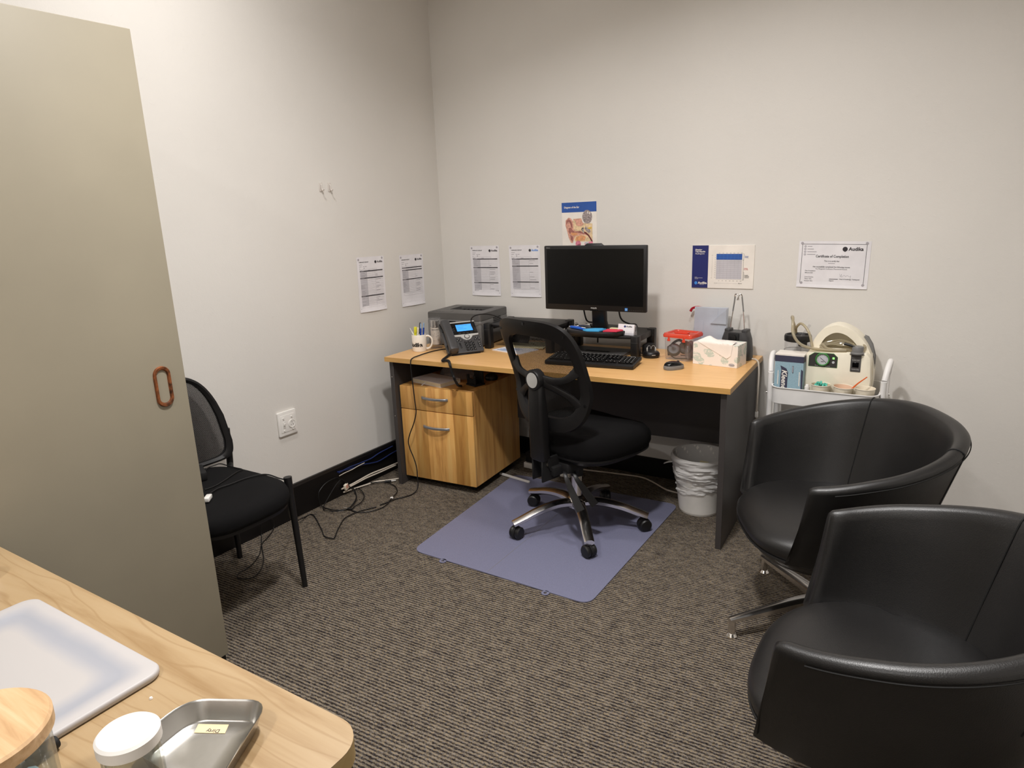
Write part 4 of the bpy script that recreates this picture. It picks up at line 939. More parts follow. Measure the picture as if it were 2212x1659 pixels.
# ------------------------------------------------------------------ things along the wall behind
t = thing('foil_box', 'flat silver blue foil box with folded corner leaning on the wall behind the tissue box', 'box', (1.632, -0.100, DH), (radians(-4), 0, 0.03))
b = MB(); b.box2((0,0,0), (0.160,0.028,0.238), 'foil', 0.002, 1); b.build('box', t)
f = MB(); f.add([(0.160,-0.001,0.236),(0.082,-0.001,0.160),(0.160,-0.001,0.158),(0.158,-0.012,0.231),(0.0835,-0.009,0.160),(0.158,-0.008,0.1585)], [(0,1,2),(3,5,4),(0,3,4,1),(1,4,5,2),(2,5,3,0)], 'foil'); f.box((0.030,-0.0012,0.10), (0.034,0.0012,0.14), 'foil'); f.box((0.115,-0.0012,0.19), (0.0012,0.0012,0.09), 'foil'); f.build('corner_fold', t)
t = thing('pump_bottle', 'blue bottle with a dark red spout peeking out left of the foil box', 'bottle', (1.640, -0.031, DH), 0)
b = MB(); b.lathe([(0,0),(0.026,0),(0.026,0.125),(0.022,0.135)], 'bluepl', 24); b.build('body', t)
b = MB(); b.lathe([(0.022,0.135),(0.014,0.150),(0.010,0.155),(0.010,0.222),(0,0.224)], 'white', 20); b.build('neck', t)
b = MB(); b.sweep([(0.012,0,0.226),(-0.012,0,0.228),(-0.036,0,0.222),(-0.046,0,0.206)], [(0.012,0.010),(0.012,0.012),(0.011,0.011),(0.011,0.012)], 'redpl'); b.build('spout', t)

# stethoset listening headset on a charging cradle
SXp, SYp = 1.853, -0.118
t = thing('headset_cradle', 'black charging cradle at the right end of the desk by the wall', 'charger', (SXp, SYp, DH), radians(-8))
def ck(w, z): return [(w*sgnpow(cos(2*pi*i/32),0.5), 0.042*sgnpow(sin(2*pi*i/32),0.6)*(0.72+0.28*(w/0.075)), z) for i in range(32)]
b = MB(); b.loft([ck(0.074,0.0),ck(0.075,0.012),ck(0.074,0.05),ck(0.068,0.10),ck(0.058,0.130),ck(0.055,0.134)], 'charcoal'); b.build('housing', t)
b = MB(); 
for s in (-1, 1): b.box((s*0.042,0,0.138), (0.026,0.050,0.018), 'charcoal', 0.005, 2)
b.box((0,-0.040,0.105), (0.052,0.012,0.050), 'blackmatte', 0.003, 2); b.lathe([(0.016,-0.047),(0.016,-0.03)], 'black', 20, X=Matrix.Translation((0,0,0.108)) @ Matrix.Rotation(pi/2, 4, 'X') @ Matrix.Translation((0,0,0.085)), cap1=True); b.build('dock', t)
b = MB(); b.box((0.0,-0.040,0.080), (0.062,0.014,0.026), 'silver', 0.002, 2); b.build('receiver_plate', t)
t = thing('listening_headset', 'wire stethoscope style headset standing upright in the black cradle', 'headset', (SXp, SYp, DH+0.134), radians(-8))
for s in (-1, 1):
    b = MB(); b.tube([(s*0.034,0,0.0),(s*0.030,0.0,0.06),(s*0.020,-0.002,0.135),(s*0.018,-0.004,0.168),(s*0.012,-0.008,0.178),(s*0.002+0.004,-0.012,0.172),(s*-0.004+0.002,-0.014,0.150)], 0.0024, 'chrome', 8); b.build('ear_wire', t)
    b = MB(); b.tube([(s*0.026,-0.001,0.095),(s*0.020,-0.002,0.140),(s*0.017,-0.004,0.166)], 0.0034, 'midgrey', 8); b.build('sleeve', t)
# its white cord
t = tag(MB().tube([D(1.770,0.585,DH+0.004), D(1.792,0.575,DH+0.0045), D(1.806,0.560,DH+0.004), D(1.8185,0.545,DH-0.008), D(1.826,0.53,DH-0.06), D(1.826,0.525,DH-0.14), D(1.824,0.53,DH-0.25), D(1.820,0.55,DH-0.36)], 0.0042, 'cablewhite', 8).build('charging_cable'), 'white power cord dropping over the right end of the desk', 'cable')
b = MB(); b.box(D(1.8245,0.532,DH-0.255), (0.014,0.014,0.030), 'white', 0.003, 2); b.build('plug_body', t)

# ------------------------------------------------------------------ trolley
TX0, TX1, TY0, TY1 = 2.062, 2.488, -0.335, -0.045
TZ = 0.585
t = thing('utility_trolley', 'white metal utility trolley by the back wall', 'trolley', ((TX0+TX1)/2, (TY0+TY1)/2, 0), 0)
tw, td = TX1-TX0, TY1-TY0
def tray(z, h):
    b = MB(); R = 0.045
    o = rrect(tw,td,R,6); i = rrect(tw-0.006,td-0.006,R-0.003,6); lo = rrect(tw-0.012,td-0.012,R-0.006,6)
    lip = rrect(tw+0.008,td+0.008,R+0.004,6)
    b.loft([[(x,y,z) for x,y in lo],[(x,y,z+0.004) for x,y in o],[(x,y,z+h-0.004) for x,y in o],[(x,y,z+h-0.003) for x,y in lip],[(x,y,z+h) for x,y in lip],[(x,y,z+h) for x,y in i],[(x,y,z+0.005) for x,y in i]], 'whitemetal'); b.build('tray', t)
tray(TZ, 0.078); tray(0.33, 0.07); tray(0.09, 0.07)
for s in (-1, 1):
    b = MB(); x = s*(tw/2+0.012)
    b.tube([(x,-0.085,0.04),(x,-0.085,0.35),(x,-0.085,0.68),(x+s*0.002,-0.080,0.715),(x+s*0.008,-0.050,0.765),(x+s*0.012,0.0,0.785),(x+s*0.008,0.050,0.765),(x+s*0.002,0.080,0.715),(x,0.085,0.68),(x,0.085,0.35),(x,0.085,0.04)], 0.0125, 'whitemetal', 12, 5); b.build('end_frame', t)
    for y in (-0.085, 0.085):
        for z in (0.62, 0.36, 0.12): MB().cyl((x,y,z), (x+s*0.017,y,z), 0.004, 'steel', n=10).build('bolt', t) if z == 0.62 else None
        w = MB(); w.cyl((x-0.009,y,0.025), (x+0.009,y,0.025), 0.025, 'midgrey', n=20); w.box((x,y,0.042), (0.024,0.02,0.016), 'midgrey', 0.003, 1); w.build('caster', t)
ZT = TZ+0.0055
# tissue pack standing on end
t = thing('tissue_carton', 'blue tissue carton standing on end at the left of the white trolley', 'tissue box', (2.066, -0.285, ZT), radians(-2))
b = MB(); KW, KD, KH = 0.120, 0.09, 0.213
b.box2((0,0,0), (KW,KD,KH), 'klxblue', 0.002, 1); b.box2((-0.0004,-0.0004,KH-0.034), (KW+0.0004,KD+0.0004,KH-0.006), 'klxdark'); b.box2((-0.0004,-0.0004,KH-0.006), (KW+0.0004,KD+0.0004,KH+0.0004), 'board')
KX = Matrix(((1,0,0,0),(0,0,-1,-0.0008),(0,1,0,0),(0,0,0,1)))
rib = [(0.024,KH-0.052),(0.034,KH-0.056),(0.050,KH-0.064),(0.058,KH-0.080),(0.057,0.10),(0.057,0.03),(0.050,0.012),(0.030,0.006),(0.026,0.03),(0.027,0.12),(0.029,KH-0.070)]
b.poly(rib, 0, 'klxdark', KX)
b.text('Kleenex', 0, 0, 0.031, 'board', 0.0004, 'LEFT', bold=.025, width=0.105, shear=0.25, X=KX @ Matrix.Translation((0.0325,KH-0.070,0)) @ Matrix.Rotation(-pi/2, 4, 'Z'))
rib2 = [(0.112,KH-0.062),(0.120,KH-0.070),(0.120,0.02),(0.114,0.05),(0.112,0.12)]
b.poly(rib2, 0, 'klxdark', KX)
b.prism(rrect(0.0055,0.032,0.002,3,0.0775,KH-0.066), 0.0, 0.0006, 'klxdark', KX); b.prism(rrect(0.0025,0.028,0.001,3,0.0775,KH-0.066), 0.0006, 0.0008, 'inklight', KX)
for x in (0.014, 0.104): b.quad(x, 0.075, x+0.003, KH-0.075, 0.0003, 'board', KX); b.quad(x+0.004, 0.07, x+0.0048, KH-0.09, 0.0003, 'board', KX)
b.build('carton', t)

# suction canister
t = thing('suction_canister', 'clear suction jar with black lid behind the blue carton on the trolley', 'jar', (2.128, -0.125, ZT), 0)
b = MB(); b.lathe([(0,0.002),(0.045,0.002),(0.047,0.02),(0.049,0.19),(0.055,0.20),(0.056,0.252)], 'acrylic', 36)
b.tube([(0.0565*cos(a),0.0565*sin(a),0.205) for a in [2*pi*i/28 for i in range(28)]], 0.0012, 'midgrey', 5, 1, True, False)
for k in range(6): b.box((0.05*cos(-1.3),0.05*sin(-1.3)-0.0005,0.06+k*0.024), (0.010,0.001,0.0015), 'inkgrey', rot=(0,0,0.3))
b.build('jar_body', t)
b = MB(); b.cyl((0.006,0.01,0.05), (0.006,0.01,0.25), 0.011, 'acrylic', n=16); b.build('float_tube', t)
b = MB(); b.lathe([(0.052,0.246),(0.058,0.248),(0.059,0.268),(0.056,0.276),(0.050,0.277),(0.047,0.270),(0,0.268)], 'black', 36, cap0=True)
b.box((0.030,-0.050,0.243), (0.036,0.018,0.022), 'black', 0.004, 2, rot=(0,0,0.55)); b.build('lid', t)
b = MB(); b.cyl((-0.016,-0.01,0.27), (-0.012,-0.01,0.305), 0.0062, 'tube', n=12); b.cyl((0.018,-0.008,0.27), (0.050,-0.020,0.325), 0.0062, 'acrylic', n=12); b.build('spout', t)

# suction machine
SMX, SMY = 2.185, -0.250
t = thing('suction_machine', 'cream suction pump with dark gauge panel on the trolley', 'medical pump', (SMX, SMY, ZT), 0)
Zb = -ZT
def prof_body():
    return [(0.0,0.0),(0.255,0.0),(0.262,0.06),(0.264,0.12),(0.255,0.215),(0.238,0.232),(0.045,0.232),(0.012,0.228),(0.0,0.212)]
YX = Matrix(((1,0,0,0),(0,0,-1,0.165),(0,1,0,0),(0,0,0,1)))
b = MB(); b.prism(prof_body(), 0.0, 0.165, 'cream', YX, bev=0.010); b.build('housing', t)
b = MB()
arch = [(0.012,0.20),(0.020,0.262),(0.050,0.312),(0.100,0.338),(0.150,0.330),(0.195,0.302),(0.232,0.258),(0.258,0.195),(0.266,0.120),(0.262,0.03)]
b.sweep([(x,0.120,z) for x, z in arch], [(0.085,0.026)]*len(arch), 'cream', upv=(0,1,0)) if False else None
for_in = [(0.046,0.20),(0.052,0.252),(0.074,0.288),(0.108,0.306),(0.145,0.300),(0.178,0.276),(0.206,0.240),(0.226,0.200)]
oc = catmull([(x,z,0) for x,z in arch], 5); ic = catmull([(x,z,0) for x,z in for_in], 6)
poly = [(p.x,p.y) for p in oc]+[(p.x,p.y) for p in reversed(ic)]
n_o, n_i = len(oc), len(ic)
# arched carry handle as a swept shell between the outer and inner curves
N = 40; oo = [oc[int(i*(n_o-1)/(N-1))] for i in range(N)]; ii = [ic[int(i*(n_i-1)/(N-1))] for i in range(N)]
rings = [[(o.x,0.05,o.y),(o.x,0.155,o.y),(i.x,0.155,i.y),(i.x,0.05,i.y)] for o, i in zip(oo, ii)]
b.loft(rings, 'cream'); b.loft([[(x*0.90+0.012,0.140,0.20),(x*0.90+0.012,0.155,0.20),(x*0.90+0.012,0.155,z),(x*0.90+0.012,0.140,z)] for x, z in [(p.x, p.y) for p in oo]], 'cream') if False else None
b.build('carry_arch', t)
b = MB(); b.prism([(p[0], p[1]) for p in ([(q.x,q.y) for q in ic[::3]]+[(0.226,0.20),(0.046,0.20)])], 0.010, 0.030, 'cream', YX); b.build('back_plate', t)
FXm = Matrix(((1,0,0,0),(0,0,-1,0.0),(0,1,0,0),(0,0,0,1)))
b = MB(); pn = [(0.012,0.165),(0.128,0.165),(0.1285,0.212),(0.112,0.2275),(0.034,0.2275),(0.013,0.212)]; pn = [(x+0.002,z-0.004) for x, z in pn]
b.prism(pn, -0.001, 0.0010, 'green', FXm); cxp = 0.0715; b.prism([((x-cxp)*0.975+cxp, (z-0.192)*0.95+0.192) for x, z in pn], 0.0010, 0.0018, 'ironstone', FXm); b.text('7E-A Electric Suction', cxp, 0.1645, 0.007, 'silver', 0.0022, 'CENTER', width=0.062, X=FXm); panel = b.build('gauge_panel', t)
gx, gz = 0.0705, 0.1955; GX = FXm @ Matrix.Translation((gx,gz,0))
b = MB(GX); b.lathe([(0.0290,0.0018),(0.0290,0.007),(0.0265,0.009),(0.0235,0.008),(0.0230,0.0045)], 'green', 36); b.disc(0, 0, 0.0232, 0.0045, 'dialwhite', 32)
for k in range(11):
    a = radians(225-27*k); b.box((0.019*cos(a),0.019*sin(a),0.0048), (0.004,0.0007,0.0003), 'ink', rot=(0,0,a))
b.box((0,-0.010,0.0048), (0.012,0.0022,0.0003), 'ink'); b.build('gauge', panel)
b = MB(GX); a = radians(-40); b.box((0.004*cos(a),0.004*sin(a),0.0056), (0.032,0.0013,0.0006), 'ink', rot=(0,0,a)); b.build('needle', panel)
b = MB(FXm); b.prism(rrect(0.008,0.008,0.001,2,0.114,0.203), 0.0016, 0.003, 'led', bev=0.0005); b.build('power_light', panel)
b = MB(FXm); b.lathe([(0.0055,0.0016),(0.0055,0.003),(0,0.003)], 'dialwhite', 16, (0.114,0.185,0)); b.build('indicator', panel)
b = MB(); b.lathe([(0.0305,0.226),(0.0305,0.2285),(0.0285,0.2285),(0.0285,0.227)], 'ironstone', 32, (0.203,0.012,0)); b.lathe([(0.027,0.226),(0.027,0.232),(0.0225,0.236),(0.0225,0.258),(0.021,0.260),(0,0.260)], 'midgrey', 32, (0.203,0.012,0)); b.build('regulator_knob', t)
b = MB(FXm); b.prism(rrect(0.040,0.072,0.003,3,0.201,0.187), -0.001, 0.0020, 'greyplastic', bev=0.0008)
b.text('Suction start', 0.201, 0.2005, 0.0065, 'silver', 0.0024, 'CENTER', bold=.03, width=0.029); b.text('Suction stop', 0.201, 0.1605, 0.0065, 'silver', 0.0024, 'CENTER', bold=.03, width=0.029)
sw = b.build('switch_plate', t)
b = MB(FXm); b.box((0.201,0.182,0.003), (0.025,0.022,0.005), 'blackgloss', 0.001, 1, rot=(0.15,0,0)); b.build('rocker_switch', sw)
b = MB(); sgm = [(0.226,0.286),(0.238,0.280),(0.257,0.248),(0.271,0.200),(0.274,0.150),(0.262,0.160),(0.246,0.225)]
b.prism(sgm, 0.0, 0.04, 'midgrey', Matrix(((1,0,0,-0.010),(0,0,-1,0.150),(0,1,0,0),(0,0,0,1))), bev=0.003); b.build('side_grip', t)
b = MB(); cc = Vector((0.140,0.045,0.248)); pts = []
for k in range(4*14+1):
    a = 2*pi*k/14; q = k/56; pts.append((cc.x+(0.082+0.008*sin(2.3*k))*cos(a+0.4), cc.y+0.005+0.030*sin(a+0.4)-0.004*q, cc.z-0.012+0.020*q+0.015*sin(a+0.4)+0.004*sin(1.7*k)))
b.tube(pts, 0.0048, 'tube', 8, 4); b.build('tubing_coil', t)
b = MB()
b.tube([(-0.066,0.118,0.29),(-0.075,0.100,0.33),(-0.078,0.070,0.362),(-0.070,0.045,0.365),(-0.064,0.02,0.340),(-0.058,0.005,0.300),(-0.030,-0.005,0.262),(0.012,-0.004,0.243),(0.060,0.0,0.238),(0.110,0.004,0.236),(0.160,0.010,0.238)], 0.0062, 'tube', 10, 6)
b.tube([(-0.066,0.118,0.285),(-0.062,0.10,0.312),(-0.040,0.075,0.335),(-0.012,0.055,0.318),(0.008,0.040,0.285),(0.020,0.030,0.240)], 0.0056, 'tube', 10, 6); b.build('suction_tubing', t)
b = MB(); b.cyl((0.150,0.010,0.268), (0.172,0.006,0.264), 0.006, 'black', n=14); b.cyl((0.172,0.006,0.264), (0.200,-0.002,0.256), 0.006, 'black', 0.0015, 12); b.build('nozzle', t)
for x in (0.02, 0.24): MB().cyl((x,0.06,-0.0004), (x,0.06,0.004), 0.012, 'black', n=14)

# cups
def cup(x, y, tilt, label, liner):
    t = thing('paper_cup', label, 'cup', (x, y, ZT), tilt, 'paper cups on the trolley')
    b = MB(); b.lathe([(0,0.004),(0.026,0.003),(0.0285,0.0),(0.0385,0.092),(0.0395,0.0945),(0.0405,0.093),(0.0395,0.0905)], 'cup', 32); b.build('body', t)
    b = MB(); b.lathe([(0.0378,0.0915),(0.028,0.008),(0,0.007)], liner, 32); b.build('lining', t); return t
cup(2.262, -0.291, (0,0,0), 'paper cup heaped with teal tips in front of the suction pump', 'cupin')
cup(2.346, -0.289, (radians(2),radians(3),0), 'middle paper cup, tilted, with an orange stick', 'cupin')
cup(2.434, -0.289, (0,0,0), 'empty paper cup at the right end of the trolley', 'cup')
t = tag(None or thing('ear_tips', 'pile of small teal ear tips filling the left paper cup', 'ear tips', (2.262, -0.291, ZT+0.06), 0), 'pile of small teal ear tips filling the left paper cup', 'ear tips')
b = MB(); rnd = random.Random(5)
for k in range(70):
    a = rnd.uniform(0, 2*pi); r = 0.030*math.sqrt(rnd.random()); z = 0.018+0.028*(1-(r/0.034)**2)*rnd.random()
    b.lathe([(0.0018,-0.006),(0.0045,0.0),(0.0030,0.006),(0,0.007)], 'teal', 8, X=Matrix.Translation((r*cos(a),r*sin(a),z)) @ Euler((rnd.uniform(-1.4,1.4),rnd.uniform(-1.4,1.4),0)).to_matrix().to_4x4())
o = b.build('tip_pile', t); o['kind'] = 'stuff'
t = thing('stick', 'thin orange plastic stick leaning out of the middle paper cup', 'stick', (2.353, -0.291, ZT+0.012), 0)
b = MB(); b.sweep([(0.0,0.005,0.0),(0.018,0.0,0.05),(0.045,-0.004,0.092),(0.085,-0.006,0.132)], [(0.009,0.0035),(0.008,0.003),(0.006,0.0025),(0.004,0.002)], 'orange', upv=(0,1,0)); b.build('shaft', t)
t = thing('lidded_pot', 'tiny white domed cap in front of the pump by the blue carton', 'pot', (2.206, -0.283, ZT), 0)
b = MB(); b.lathe([(0,0),(0.011,0),(0.011,0.075),(0.0,0.075)], 'white', 18); b.build('body', t); b = MB(); b.lathe([(0.0085,0.075),(0.0085,0.080),(0.006,0.0845),(0,0.086)], 'white', 18); b.build('cap', t)

# ------------------------------------------------------------------ waste bin
t = thing('waste_bin', 'white waste bin with clear liner under the right end of the desk', 'bin', (1.755, -0.315, 0), 0)
b = MB(); b.lathe([(0,0.004),(0.094,0.0),(0.097,0.004),(0.101,0.05),(0.1015,0.052),(0.1035,0.088),(0.104,0.09),(0.133,0.285),(0.136,0.288),(0.132,0.290),(0.129,0.286),(0.098,0.012),(0,0.010)], 'white', 48); b.build('body', t)
rnd = random.Random(9)
def lin_out(u, v):
    a = 2*pi*u; z = 0.292-0.19*v-0.014*sin(2*a+1)*v
    q = Vector((cos(a)*1.6, sin(a)*1.6, v*5.5)); w = Vector((cos(a)*2.2+3, sin(a)*2.2, v*15))
    r = 0.099+0.0375*(z-0.05)/0.24+0.006+(0.010*noise.noise(q)+0.0075*noise.noise(w)+0.004*noise.noise(w*2.3))*min(1, v*4)-0.004*v
    if v < 0.03: r = 0.1375
    return (r*cos(a), r*sin(a), z)
b = MB(); b.grid(lin_out, 110, 40, 'film', cu=True)
def lin_in(u, v):
    a = 2*pi*u; z = 0.292-0.24*v; r = 0.1315-0.034*v-0.004*abs(sin(6*a+8*v)); return (r*cos(a), r*sin(a), z)
b.grid(lin_in, 60, 14, 'film', cu=True)
b.grid(lambda u, v: ((0.1315+0.006*u)*cos(2*pi*v), (0.1315+0.006*u)*sin(2*pi*v), 0.292+0.0015*sin(pi*u)), 4, 49, 'film'); b.build('liner', t)
k = MB(); k.sweep([(-0.130,-0.02,0.235),(-0.150,-0.028,0.232),(-0.172,-0.03,0.222)], [(0.016,0.006),(0.012,0.006),(0.018,0.004)], 'film'); k.build('liner_knot', t)
t = thing('paper_scrap', 'small yellow paper scrap inside the waste bin', 'paper', (1.742, -0.205, 0.20), (0.9, 0.1, 0.2))
b = MB(); b.box((0,0,0), (0.045,0.020,0.004), 'note_cream', 0.001, 1); b.build('scrap', t)

# ------------------------------------------------------------------ chair mat
t = thing('chair_mat', 'blue grey plastic chair mat on the carpet', 'chair mat', (0, 0, 0.001), 0)
A, B_, C_, D_ = Vector((0.774,-1.333)), Vector((1.655,-1.345)), Vector((1.655,-0.325)), Vector((0.700,-0.350))
def rc(p, q, r, s):
    out = []
    for P0, P1, P2 in ((s,p,q),(p,q,r),(q,r,s),(r,s,p)):
        d0 = (P0-P1).normalized()*0.055; d1 = (P2-P1).normalized()*0.055
        for i in range(7):
            k = i/6; out.append(tuple(P1+d0*(1-k)**2+d1*k*k))
    return out
b = MB(); b.prism(rc(A,B_,C_,D_), 0.0, 0.0035, 'mat'); b.build('sheet', t)
b = MB(); b.box((1.172,-0.84,0.0037), (0.0016,0.98,0.0004), 'midgrey', rot=(0,0,0.012)); b.build('fold_line', t)
for x, y in ((0.955,-1.3385),(1.470,-1.3475)):
    b = MB(); b.lathe([(0.007,0.0),(0.016,0.0),(0.016,0.0035),(0.007,0.0035),(0.007,0.0)], 'mat', 20, (x,y-0.006,0)); b.build('hang_tab', t)

# ------------------------------------------------------------------ office chair
OC = (1.310, -0.760); OR = radians(-17)
t = thing('office_chair', 'black mesh back office chair on the blue mat, polished star base', 'chair', (OC[0], OC[1], 0.0045), OR)
hub = MB(); hub.lathe([(0.0,0.085),(0.022,0.085),(0.024,0.092),(0.046,0.100),(0.048,0.135),(0.036,0.150),(0.027,0.156)], 'chrome', 32); hub.build('base_hub', t)
for k in range(5):
    a = radians(18+72*k)-OR; d = Vector((cos(a), sin(a), 0))
    b = MB(); b.sweep([(d*0.030+Vector((0,0,0.122)))[:], (d*0.11+Vector((0,0,0.126)))[:], (d*0.20+Vector((0,0,0.111)))[:], (d*0.275+Vector((0,0,0.088)))[:], (d*0.328+Vector((0,0,0.072)))[:]], [(0.060,0.040),(0.050,0.038),(0.046,0.036),(0.045,0.033),(0.043,0.030)], 'chrome', res=5, bev=0.62); b.build('base_arm', t)
    c = d*0.312; w = Vector((-sin(a+0.5), cos(a+0.5), 0))
    b = MB(); 
    for s in (-1, 1):
        p0 = c+w*s*0.005+Vector((0,0,0.0285)); p1 = c+w*s*0.026+Vector((0,0,0.0285)); q = (p1-p0).normalized().to_track_quat('Z','Y').to_matrix().to_4x4()
        b.lathe([(0.0,0.0),(0.026,0.0),(0.0285,0.003),(0.0285,0.016),(0.024,0.021),(0.0,0.0215)], 'black', 28, X=Matrix.Translation(p0) @ q)
    cs = b.build('caster', t)
    b = MB(); b.cyl((c+Vector((0,0,0.028)))[:], (c+Vector((0,0,0.068)))[:], 0.008, 'black', n=12); b.cyl((c-w*0.006+Vector((0,0,0.0285)))[:], (c+w*0.006+Vector((0,0,0.0285)))[:], 0.030, 'blackmatte', n=24); b.build('caster_stem', cs)
b = MB(); b.cyl((0,0,0.150), (0,0,0.36), 0.025, 'chrome', n=24); b.cyl((0,0,0.255), (0,0,0.34), 0.030, 'black', n=24); b.build('gas_column', t)
b = MB(); b.box((0,-0.02,0.345), (0.19,0.26,0.05), 'blackmatte', 0.012, 2); b.box((0,-0.13,0.335), (0.11,0.14,0.045), 'blackmatte', 0.008, 2); b.build('tilt_mechanism', t)
for pts in (((0.05,-0.13,0.335),(0.090,-0.162,0.318),(0.128,-0.161,0.250),(0.174,-0.157,0.178)), ((0.065,-0.09,0.335),(0.112,-0.122,0.308),(0.143,-0.098,0.248),(0.176,-0.068,0.178))):
    b = MB(); b.sweep(pts, [(0.014,0.008),(0.018,0.008),(0.030,0.008),(0.036,0.007)], 'black', upv=(0.6,-0.5,0.5)); b.build('lever', t)
# seat
def seat_ring(k, z, drop=0.0):
    out = []
    for i in range(56):
        a = 2*pi*i/56; x = 0.260*k*sgnpow(cos(a), 0.62); y = 0.075+0.238*k*sgnpow(sin(a), 0.66)
        zz = z-drop*max(0, (y-0.12)/0.19)**2*0.030-0.016*drop*(1-abs(x)/0.26)**2*0.4
        out.append((x*(1+0.06*(y-0.075)/0.238), y, zz))
    return out
b = MB(); b.loft([seat_ring(0.84,0.378),seat_ring(0.96,0.392),seat_ring(1.0,0.425,0.3),seat_ring(1.0,0.462,0.6),seat_ring(0.97,0.486,1),seat_ring(0.90,0.502,1),seat_ring(0.72,0.509,1),seat_ring(0.4,0.510,1),seat_ring(0.05,0.508,1)], 'fabric'); b.build('seat', t, angle=80)
b = MB(); b.loft([seat_ring(0.50,0.352),seat_ring(0.84,0.362),seat_ring(0.972,0.388),seat_ring(0.972,0.396)], 'black'); b.build('seat_shell', t)
# back support
b = MB(); b.sweep([(0,-0.06,0.345),(0,-0.15,0.330),(0,-0.205,0.35),(0,-0.218,0.43)], [(0.085,0.014)]*4, 'blackmatte', upv=(0,0.6,1))
b.box((-0.03,-0.195,0.350), (0.010,0.11,0.11), 'blackmatte', 0.003, 1); b.box((0.03,-0.195,0.350), (0.010,0.11,0.11), 'blackmatte', 0.003, 1); b.build('back_bracket', t)
for x in (-0.036, 0.036):
    for y, z in ((-0.22,0.375),(-0.175,0.322)): MB().cyl((x,y,z), (x*1.08,y,z), 0.008, 'steel', n=12).build('bolt', t)
b = MB(); b.loft([[(x,y+yo,z) for x,y in rrect(w,dp,0.016,4)] for z, w, dp, yo in ((0.392,0.078,0.050,-0.226),(0.402,0.086,0.056,-0.228),(0.58,0.086,0.056,-0.232),(0.64,0.084,0.050,-0.236),(0.75,0.076,0.036,-0.240),(0.775,0.050,0.026,-0.240))], 'charcoal' if False else 'black'); b.build('back_post', t)
def byo(u, v): return -0.187-(0.36 if v > 0.755 else 0.26)*(v-0.755)*(1 if v > 0.70 else 0.2)+(0 if v > 0.70 else 0.26*0.055*0.8-0.10*(0.70-v))-0.06*max(0, v-0.88)+0.67*u*u
VC, VT, VB = 0.757, 0.268, 0.238
def outl(a, kx, kt, kb, off=0.0):
    c, s = cos(a), sin(a)
    if s >= 0: u = 0.238*kx*sgnpow(c, 0.50); v = VC+VT*kt*sgnpow(s, 0.42)
    else: u = 0.238*kx*sgnpow(c, 0.62); v = VC+VB*kb*sgnpow(s, 0.80)
    v -= 0.020*(1-(u/0.238)**2)*0 if s >= 0 else 0
    u *= 1-0.01*max(0, (v-VC)/VT)
    return (u, byo(u, v)+off, v)
NB = 72
def ringset(kx, kt, kb, off): return [outl(2*pi*i/NB, kx, kt, kb, off) for i in range(NB)]
rg = [ringset(1.0,1.0,1.0,0.0),ringset(0.985,0.985,0.985,-0.018),ringset(0.90,0.90,0.90,-0.022),ringset(0.80,0.72,0.74,-0.014),ringset(0.79,0.71,0.73,0.004),ringset(0.90,0.90,0.90,0.014),ringset(1.0,1.0,1.0,0.0)]
b = MB(); b.loft(rg, 'black', cap0=False, cap1=False); b.build('back_frame', t)
def msh(u, v):
    a = 2*pi*u; p = outl(a, 0.82*v+0.001, 0.80*v+0.001, 0.80*v+0.001); return (p[0], byo(p[0], p[2])+0.012, p[2])
b = MB(); b.grid(msh, 72, 12, 'officemesh', cu=True); b.build('back_mesh', t, angle=180)
b = MB()
for tg in ((-0.185,0.800),(0.185,0.800),(-0.178,0.660),(0.178,0.660)):
    s = 1 if tg[0] > 0 else -1; hi = tg[1] > 0.75
    mx_, mz_ = s*0.085, (0.757 if hi else 0.716)
    pts = [(s*0.028, byo(0.03,0.757)-0.048, 0.762 if hi else 0.750), (mx_, byo(mx_,mz_)-0.026, mz_), (tg[0]*0.8, byo(tg[0]*0.8,tg[1])-0.012, 0.774 if hi else 0.684), (tg[0]*1.06, byo(tg[0]*1.06,tg[1])-0.008, tg[1]+(0.012 if hi else -0.02))]
    b.sweep(pts, [(0.038,0.018),(0.028,0.016),(0.030,0.016),(0.046,0.016)], 'black', upv=(0,1,0))
b.build('back_spokes', t)
HBX = Matrix.Translation((0, byo(0,0.757)-0.058, 0.757)) @ Matrix.Rotation(pi/2, 4, 'X')
b = MB(HBX); b.lathe([(0.045,-0.02),(0.046,0.012),(0.042,0.018),(0.034,0.019)], 'black', 36, cap0=True); b.build('back_hub', t)
b = MB(HBX); b.lathe([(0.034,0.017),(0.033,0.0195),(0.0,0.0205)], 'silver', 36); b.build('hub_cap', t)
for a in (40, 90, 140, 200, 340, 270):
    p = outl(radians(a), 0.93, 0.93, 0.93, -0.0215); MB().cyl((p[0],p[1],p[2]), (p[0],p[1]-0.002,p[2]), 0.006, 'blackgloss', n=14).build('screw', t)

